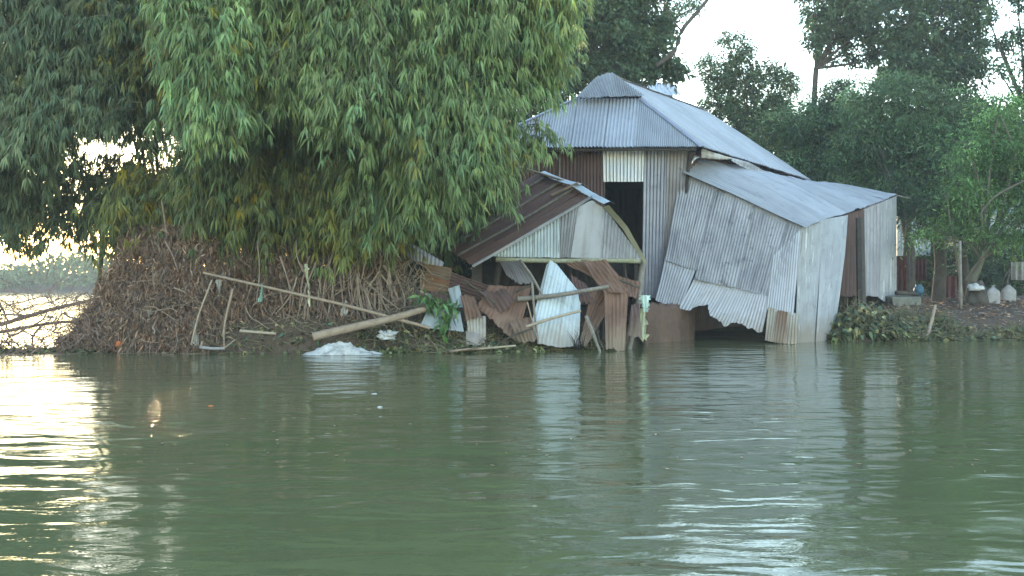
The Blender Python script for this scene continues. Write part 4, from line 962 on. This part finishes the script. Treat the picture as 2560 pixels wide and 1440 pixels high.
tag(lump('plastic_sheet', P(2442, 722, 34.5), (.22, .2, .14), M['sack_white'], None, 52, 24, -.06, .25, 3), 'dirty white plastic crumpled on top of dark rubbish heap', 'plastic')
tag(pole('wooden_post', pts([(2400, 602, 33.2), (2401, 700, 33.2), (2402, 772, 33.2)], 0), .045, .055, M['post_grey'], None, 8, 7, bumps=.06), 'straight grey wooden post standing in front of trees', 'post')
box('litter_piece', P(2416, 818, 30.6), .24, .15, .06, M['sack_white'], None, .3, .02, .015); tag(bpy.data.objects['litter_piece'], 'flat white litter piece lying on the brown bank', 'litter')
def hang_cloth(name, x0, x1, y0, y1, Y, mat, label):
    n = 24; V = []
    for r in range(7):
        for j in range(n + 1):
            t = j / n; p = P(x0 + (x1 - x0) * t, y0 + (y1 - y0) * r / 6, Y); V.append(p + (0, .06 * math.sin(t * 19) * (.4 + r / 7), 0))
    q = [(r * (n + 1) + j, r * (n + 1) + j + 1, (r + 1) * (n + 1) + j + 1, (r + 1) * (n + 1) + j) for r in range(6) for j in range(n)]
    return tag(mesh(name, np.array(V), q, M[mat], smooth=True), label, 'cloth')
hang_cloth('hanging_cloth', 2232, 2268, 640, 738, 38.0, 'red_cloth', 'dark red cloth hanging right behind the shed corner')
hang_cloth('hanging_cloth', 2288, 2316, 648, 702, 39.0, 'red_cloth', 'faded red cloth hanging between two dark trunks')
hang_cloth('hanging_cloth', 2340, 2392, 690, 765, 38.5, 'red_cloth', 'dark red cloth low behind the grey post')
hang_cloth('hanging_cloth', 2528, 2572, 655, 700, 37.5, 'sack_grey', 'grey cloth hanging at the right edge above the sacks')
fol = Foliage(); n = 5200
x = rng.uniform(9.5, 19, n); y = rng.uniform(29.6, 39, n); ok = shore_dist(x, y) > .2; x = x[ok]; y = y[ok]; n = len(x)
V, Q = leaves(np.stack([x, y, ground_z(x, y) + .02], 1), rng.normal(0, 1, (n, 3)) * (1, 1, .15), rng.uniform(.06, .2, n), rng.uniform(.03, .09, n), .0, up=np.array((0, 0, 1.)))
fol.add(V, Q, tint(n, 1, .5, .15)); tag(fol.build('leaf_litter', M['leaf_dead'], None), 'brown leaf litter strewn over the yard ground', 'leaf litter', kind='stuff')
# neighbouring tin houses half hidden by trees
def far_house(x0, x1, ye, yr, yb, Y, dep, label):
    o = empty('tin_house', label, 'house'); a, b = P(x0, ye, Y), P(x1, ye, Y); zr = P(x0, yr, Y + dep / 2)[2]; zb = max(.8, P(x0, yb, Y)[2])
    corr('roof_sheet', auto([(a[0], Y + dep / 2, zr), (b[0], Y + dep / 2, zr)]), auto([(a[0], Y - .4, a[2] - .1), (b[0], Y - .4, b[2] - .1)]), M['zinc_roof'], o, pitch=.2, amp=.02, nb=4)
    corr('roof_sheet', auto([(a[0], Y + dep / 2, zr), (b[0], Y + dep / 2, zr)]), auto([(a[0], Y + dep, a[2] - .1), (b[0], Y + dep, b[2] - .1)]), M['zinc_roof'], o, pitch=.2, amp=.02, nb=4)
    plain_wall('wall_sheet', (a[0] + .3, Y), (b[0] - .3, Y), zb, a[2], b[2], M['zinc_blue'], o, 4)
    for xx in (a[0] + .3, b[0] - .3):
        mesh('gable_wall', np.array([(xx, Y, zb), (xx, Y + dep - .3, zb), (xx, Y + dep - .3, a[2]), (xx, Y + dep / 2, zr - .05), (xx, Y, a[2])]), [(0, 1, 2, 3, 4)], M['zinc_wall'], o)
    return o
far_house(2225, 2345, 520, 470, 640, 46, 5, 'pale blue tin house glimpsed between trunks behind the shed')
far_house(2440, 2640, 530, 480, 690, 52, 6, 'pale tin house behind the feathery tree at right edge')
far_house(1596, 1700, 236, 208, 700, 47, 4, 'tall tin house whose roof top shows behind the main ridge')

# ------------------------------------------------------------------ trees
def tree(name, label, base, clumps, Y, leaf, wid, per, mat, bark, trunk_r=.16, sub=26, base_t=1., droop=.3, feather=False, fork=None, dYf=.8, var=.25, gap=.32, limbs_show=True, warm=.07):
    o = empty(name, label, 'tree')
    bz = gz(base[0], base[1]) - .1; b = np.array((base[0], base[1], bz))
    cs = [(P(c[0], c[1], Y + (c[3] if len(c) > 3 else rng.uniform(-dYf, dYf))), c[2] * Y / F) for c in clumps]
    cen = np.mean([c[0] for c in cs], 0); low = min(c[0][2] for c in cs)
    fk = P(fork[0], fork[1], Y) if fork is not None else np.array((b[0] * .4 + cen[0] * .6, b[1] * .3 + cen[1] * .7, max(bz + 1.2, low - .6)))
    tr = smooth_poly([b, (b + fk) / 2 + rng.normal(0, .12, 3) * (1, 1, 0), fk], 12)
    V, q = tubes(tr[None], np.linspace(trunk_r, trunk_r * .6, 12)[None], 10); mesh('trunk', V, q, bark, o, smooth=True)
    fol = Foliage(); LB = []; LR = []; TW = []
    for c, r in cs:
        mid = (fk + c) / 2 + rng.normal(0, .15, 3) + (0, 0, .15)
        LB.append(smooth_poly([fk, mid, c], 9)); LR.append(np.linspace(trunk_r * .45, .02, 9))
        k = max(6, int(sub * (r / .9) ** 2))
        dd = nrm(rng.normal(0, 1, (k, 3))); rad = r * rng.uniform(.25, 1.08, k) ** .7
        pc = c + dd * rad[:, None] * (1.1, .9, .85)
        TW.append(np.stack([c + (pc - c) * t for t in (0.05, .5, 1)], 1))
        n = k * per
        pp = np.repeat(pc, per, 0); od = np.repeat(dd, per, 0)
        sb = np.repeat(base_t * np.exp(rng.normal(0, var, k)), per)
        if feather:
            flat = rng.normal(0, 1, (n, 3)) * (gap * 1.2, gap * 1.2, gap * .32); pos = pp + flat; pos[:, 2] -= .35 * (flat[:, 0] ** 2 + flat[:, 1] ** 2) / (gap * 1.5)
            dirs = rng.normal(0, .6, (n, 3)) + od * .4 + (0, 0, -droop)
        else:
            pos = pp + rng.normal(0, gap * .5, (n, 3)); dirs = rng.normal(0, .75, (n, 3)) + od * .5 + (0, 0, -droop)
        V, Q = leaves(pos, dirs, leaf * rng.uniform(.6, 1.25, n), wid * rng.uniform(.7, 1.2, n), .1)
        w_ = rng.normal(0, warm, n); bb = sb * np.exp(rng.normal(0, .15, n))
        fol.add(V, Q, np.repeat(np.clip(np.stack([bb * (1 + w_), bb, bb * (1 - w_)], 1), .05, 3), 4, 0))
    fol.build('crown', mat, o)
    V, q = tubes(np.stack(LB), np.stack(LR), 6); m1 = mesh('limbs', V, q, bark, o, smooth=True)
    T = np.concatenate(TW); V, q = tubes(T, np.broadcast_to(np.array([.022, .014, .006]), T.shape[:2]), 3); tag(mesh('twigs', V, q, bark, o), kind='stuff')
    return o
GB = lambda px, Y: (float((px - 1280) * Y / F), Y)
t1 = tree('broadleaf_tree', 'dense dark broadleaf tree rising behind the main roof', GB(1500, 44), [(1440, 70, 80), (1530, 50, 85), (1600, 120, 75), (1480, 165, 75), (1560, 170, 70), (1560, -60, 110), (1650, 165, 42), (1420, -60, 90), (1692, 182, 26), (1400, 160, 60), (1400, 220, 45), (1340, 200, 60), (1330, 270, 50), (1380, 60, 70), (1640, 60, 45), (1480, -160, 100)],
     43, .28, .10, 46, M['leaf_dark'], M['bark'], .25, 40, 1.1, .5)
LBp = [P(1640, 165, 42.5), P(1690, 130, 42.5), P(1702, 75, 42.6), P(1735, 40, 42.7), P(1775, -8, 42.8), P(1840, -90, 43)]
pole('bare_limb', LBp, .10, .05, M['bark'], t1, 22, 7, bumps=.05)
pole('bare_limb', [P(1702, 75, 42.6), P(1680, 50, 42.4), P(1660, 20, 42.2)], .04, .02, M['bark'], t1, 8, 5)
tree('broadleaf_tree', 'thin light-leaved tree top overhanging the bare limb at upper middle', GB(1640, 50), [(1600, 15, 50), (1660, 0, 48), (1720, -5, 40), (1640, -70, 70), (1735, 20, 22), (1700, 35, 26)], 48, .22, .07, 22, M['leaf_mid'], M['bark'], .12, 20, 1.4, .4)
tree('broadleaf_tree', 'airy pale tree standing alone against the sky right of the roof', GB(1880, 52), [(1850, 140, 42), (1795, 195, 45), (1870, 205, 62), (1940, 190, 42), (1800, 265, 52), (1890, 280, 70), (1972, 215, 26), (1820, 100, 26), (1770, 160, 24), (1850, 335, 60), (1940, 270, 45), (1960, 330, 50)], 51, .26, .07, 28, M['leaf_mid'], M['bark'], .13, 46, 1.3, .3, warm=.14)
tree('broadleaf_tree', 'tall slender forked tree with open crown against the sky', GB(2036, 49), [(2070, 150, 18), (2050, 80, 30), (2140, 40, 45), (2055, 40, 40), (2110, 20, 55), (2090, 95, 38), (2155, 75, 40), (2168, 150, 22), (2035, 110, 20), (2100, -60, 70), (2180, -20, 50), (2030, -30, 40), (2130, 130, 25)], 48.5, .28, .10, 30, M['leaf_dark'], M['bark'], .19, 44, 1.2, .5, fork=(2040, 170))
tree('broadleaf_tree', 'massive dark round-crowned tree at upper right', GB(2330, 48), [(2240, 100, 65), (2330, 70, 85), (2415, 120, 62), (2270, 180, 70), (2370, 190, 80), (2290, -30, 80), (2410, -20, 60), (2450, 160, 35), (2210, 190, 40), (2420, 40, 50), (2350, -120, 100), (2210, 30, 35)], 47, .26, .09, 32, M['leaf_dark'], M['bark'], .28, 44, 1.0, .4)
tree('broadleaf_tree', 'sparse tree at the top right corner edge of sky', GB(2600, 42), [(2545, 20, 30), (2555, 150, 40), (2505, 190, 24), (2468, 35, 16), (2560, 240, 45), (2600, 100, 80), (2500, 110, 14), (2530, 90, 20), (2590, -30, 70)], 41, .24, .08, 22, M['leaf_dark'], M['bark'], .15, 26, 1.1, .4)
tree('feathery_tree', 'hazy fine-leaved tree just beyond the far eave of the main roof', GB(2010, 45), [(1930, 330, 50), (2000, 300, 60), (2060, 260, 60), (2110, 220, 50), (1960, 400, 55), (2040, 370, 75), (2000, 450, 60), (2090, 440, 75), (1900, 380, 40), (2080, 320, 70), (1880, 430, 40)], 45, .2, .055, 70, M['leaf_feather'], M['bark'], .2, 30, .95, .35, feather=True, gap=.3, var=.42)
tree('feathery_tree', 'wide layered fine-leaved tree above the shed roof', GB(2270, 41), [(2160, 250, 50), (2230, 230, 60), (2300, 250, 70), (2380, 270, 65), (2170, 330, 65), (2260, 330, 85), (2350, 350, 80), (2140, 400, 60), (2220, 420, 80), (2320, 430, 75), (2180, 480, 55), (2270, 490, 60), (2350, 500, 50), (2420, 330, 60), (2100, 470, 40)], 41.5, .2, .055, 75, M['leaf_feather'], M['bark'], .24, 30, 1.1, .35, feather=True, gap=.3, var=.42)
t7 = tree('feathery_tree', 'bright green fine-leaved tree at right edge with pale limbs', GB(2420, 35.5), [(2500, 250, 40), (2400, 460, 40), (2480, 330, 50), (2545, 370, 65), (2440, 420, 55), (2520, 440, 65), (2575, 480, 60), (2470, 500, 45), (2420, 500, 40), (2380, 545, 40), (2550, 560, 50), (2330, 575, 35), (2480, 300, 40), (2600, 400, 80), (2440, 570, 30), (2555, 600, 35), (2420, 360, 40)], 35, .16, .04, 95, M['leaf_bright'], M['bark_pale'], .16, 32, 1.1, .35, feather=True, gap=.28, var=.4)
for l in ([(2400, 690, 35.3), (2385, 600, 35), (2372, 540, 34.8), (2365, 480, 34.6)], [(2560, 452, 34.2), (2500, 482, 34.3), (2470, 505, 34.3), (2448, 540, 34.4)], [(2415, 700, 35.2), (2450, 650, 34.8), (2470, 620, 34.6), (2520, 560, 34.3)], [(2540, 400, 34.3), (2520, 330, 34.4), (2500, 290, 34.5)]):
    pole('pale_limb', pts(l, 0), .045, .02, M['bark_pale'], t7, 12, 6, bumps=.05)
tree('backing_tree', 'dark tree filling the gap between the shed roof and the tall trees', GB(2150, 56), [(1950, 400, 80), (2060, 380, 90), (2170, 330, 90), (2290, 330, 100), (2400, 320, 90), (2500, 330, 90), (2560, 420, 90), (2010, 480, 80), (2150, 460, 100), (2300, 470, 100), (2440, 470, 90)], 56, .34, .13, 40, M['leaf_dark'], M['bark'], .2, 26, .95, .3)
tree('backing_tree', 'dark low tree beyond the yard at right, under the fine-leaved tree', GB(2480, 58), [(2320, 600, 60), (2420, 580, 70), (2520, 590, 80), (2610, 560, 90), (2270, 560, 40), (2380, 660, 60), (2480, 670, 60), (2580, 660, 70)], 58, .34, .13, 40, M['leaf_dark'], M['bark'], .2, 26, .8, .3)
# plain trunks under the canopy
def trunk_tree(px, pyb, Y, r, lean, label, tops):
    return tree('shade_tree', label, GB(px, Y), tops, Y, .2, .07, 26, M['leaf_dark'], M['bark'], r, 30, .9, .3, fork=(px + lean, 560))
trunk_tree(2266, 740, 39.5, .17, 6, 'dark straight trunk close behind the shed corner with low leaves', [(2262, 500, 40), (2290, 530, 35), (2240, 470, 35), (2310, 500, 40)])
trunk_tree(2345, 770, 37.0, .24, -4, 'thick dark leaning trunk between the cloths', [(2340, 520, 50), (2390, 500, 40), (2300, 560, 30), (2400, 590, 30)])
trunk_tree(2425, 770, 36.3, .17, -20, 'dark forked trunk behind the grey post', [(2430, 560, 35), (2470, 590, 35), (2400, 540, 30)])
# dark shrubs closing the yard
for k, (px, py, r, Y) in enumerate(((2300, 660, 45, 47), (2380, 650, 55, 46), (2470, 640, 60, 44), (2550, 640, 60, 45), (2440, 590, 50, 48), (2530, 700, 40, 42), (2620, 620, 80, 45), (2340, 700, 45, 43))):
    lab = ['dark shrub behind the two red cloths', 'tall dark shrub behind the thick trunk', 'dark shrub above the grey sacks', 'dark shrub at right edge above sacks', 'shrub filling below the fine-leaved tree', 'low shrub behind the rounded sack', 'shrub at far right edge under canopy', 'low dark shrub behind the grey post'][k]
    o = tree('shrub', lab, GB(px, Y), [(px, py, r), (px - r * .7, py + r * .6, r * .6), (px + r * .7, py + r * .6, r * .6), (px, py + r * 1.1, r * .6)], Y, .2, .07, 26, M['leaf_dark'], M['bark'], .06, 36, .8, .3)
    o['category'] = 'shrub'

o = tree('shrub', 'added dark bush blocking sky glow between bamboo and hut roof', GB(1080, 33), [(1080, 600, 70), (1000, 620, 60), (1160, 620, 60), (1040, 680, 60), (1130, 690, 60), (940, 640, 50), (1000, 520, 70), (1110, 500, 70)], 33, .26, .09, 34, M['leaf_dark'], M['bark'], .08, 40, .7, .3)  # backing bush added to stop bright sky leaking through holes here
o['category'] = 'shrub'
# far shore beyond the left water
f = Foliage(); n = 26000
x = rng.uniform(-170, 60, n); y = rng.uniform(176, 196, n); hh = 1.5 + 2.2 * np.abs(np.sin(x * .11) + .5 * np.sin(x * .29 + 1)) + (y - 176) * .06
z = 1.0 + hh * rng.uniform(0, 1, n)
V, Q = leaves(np.stack([x, y, z], 1), rng.normal(0, 1, (n, 3)), rng.uniform(.7, 1.5, n), rng.uniform(.4, .8, n)); f.add(V, Q, tint(n, 1, .25, .1))
o = f.build('far_treeline', M['far_leaf'], None); tag(o, 'pale green far shore vegetation across the water at left', 'treeline', kind='stuff')
f = Foliage(); n = 240
py_ = HZ + rng.uniform(165, 480, n) ; Yw = CH * F / (py_ - HZ); xw = (rng.uniform(0, 2560, n) - 1280) * Yw / F
V, Q = leaves(np.stack([xw, Yw, np.full(n, .006)], 1), rng.normal(0, 1, (n, 3)) * (1, 1, 0), rng.uniform(.03, .10, n), rng.uniform(.012, .035, n), 0., up=np.array((0, 0, 1.)))
V[:, 2] = .006; f.add(V, Q, tint(n, 1.2, .4, .1)); tag(f.build('drifting_leaves', M['leaf_dead'], None), 'tiny dead leaves drifting on the green river', 'leaves', kind='stuff')
# small things afloat
for k, (px, py, s) in enumerate(((937, 985, .07), (950, 1018, .05), (527, 1015, .06))):
    c = P(px, py, CH * F / (py - HZ)); lab = ['white floating scrap on open water below the large sack', 'tiny pale scrap floating just under another', 'small orange floating scrap on water below the root bank', 'small pale scrap floating before the leaning shed', 'pale scrap floating near driftwood', 'pale scrap floating close to the large white sack'][k]
    tag(lump('floating_scrap', (c[0], c[1], .0), (s * .6, s * .35, .01), M['orange_plastic'] if k == 2 else M['sack_white'], None, 60 + k, 12, -.01, .2, 2), lab, 'litter')
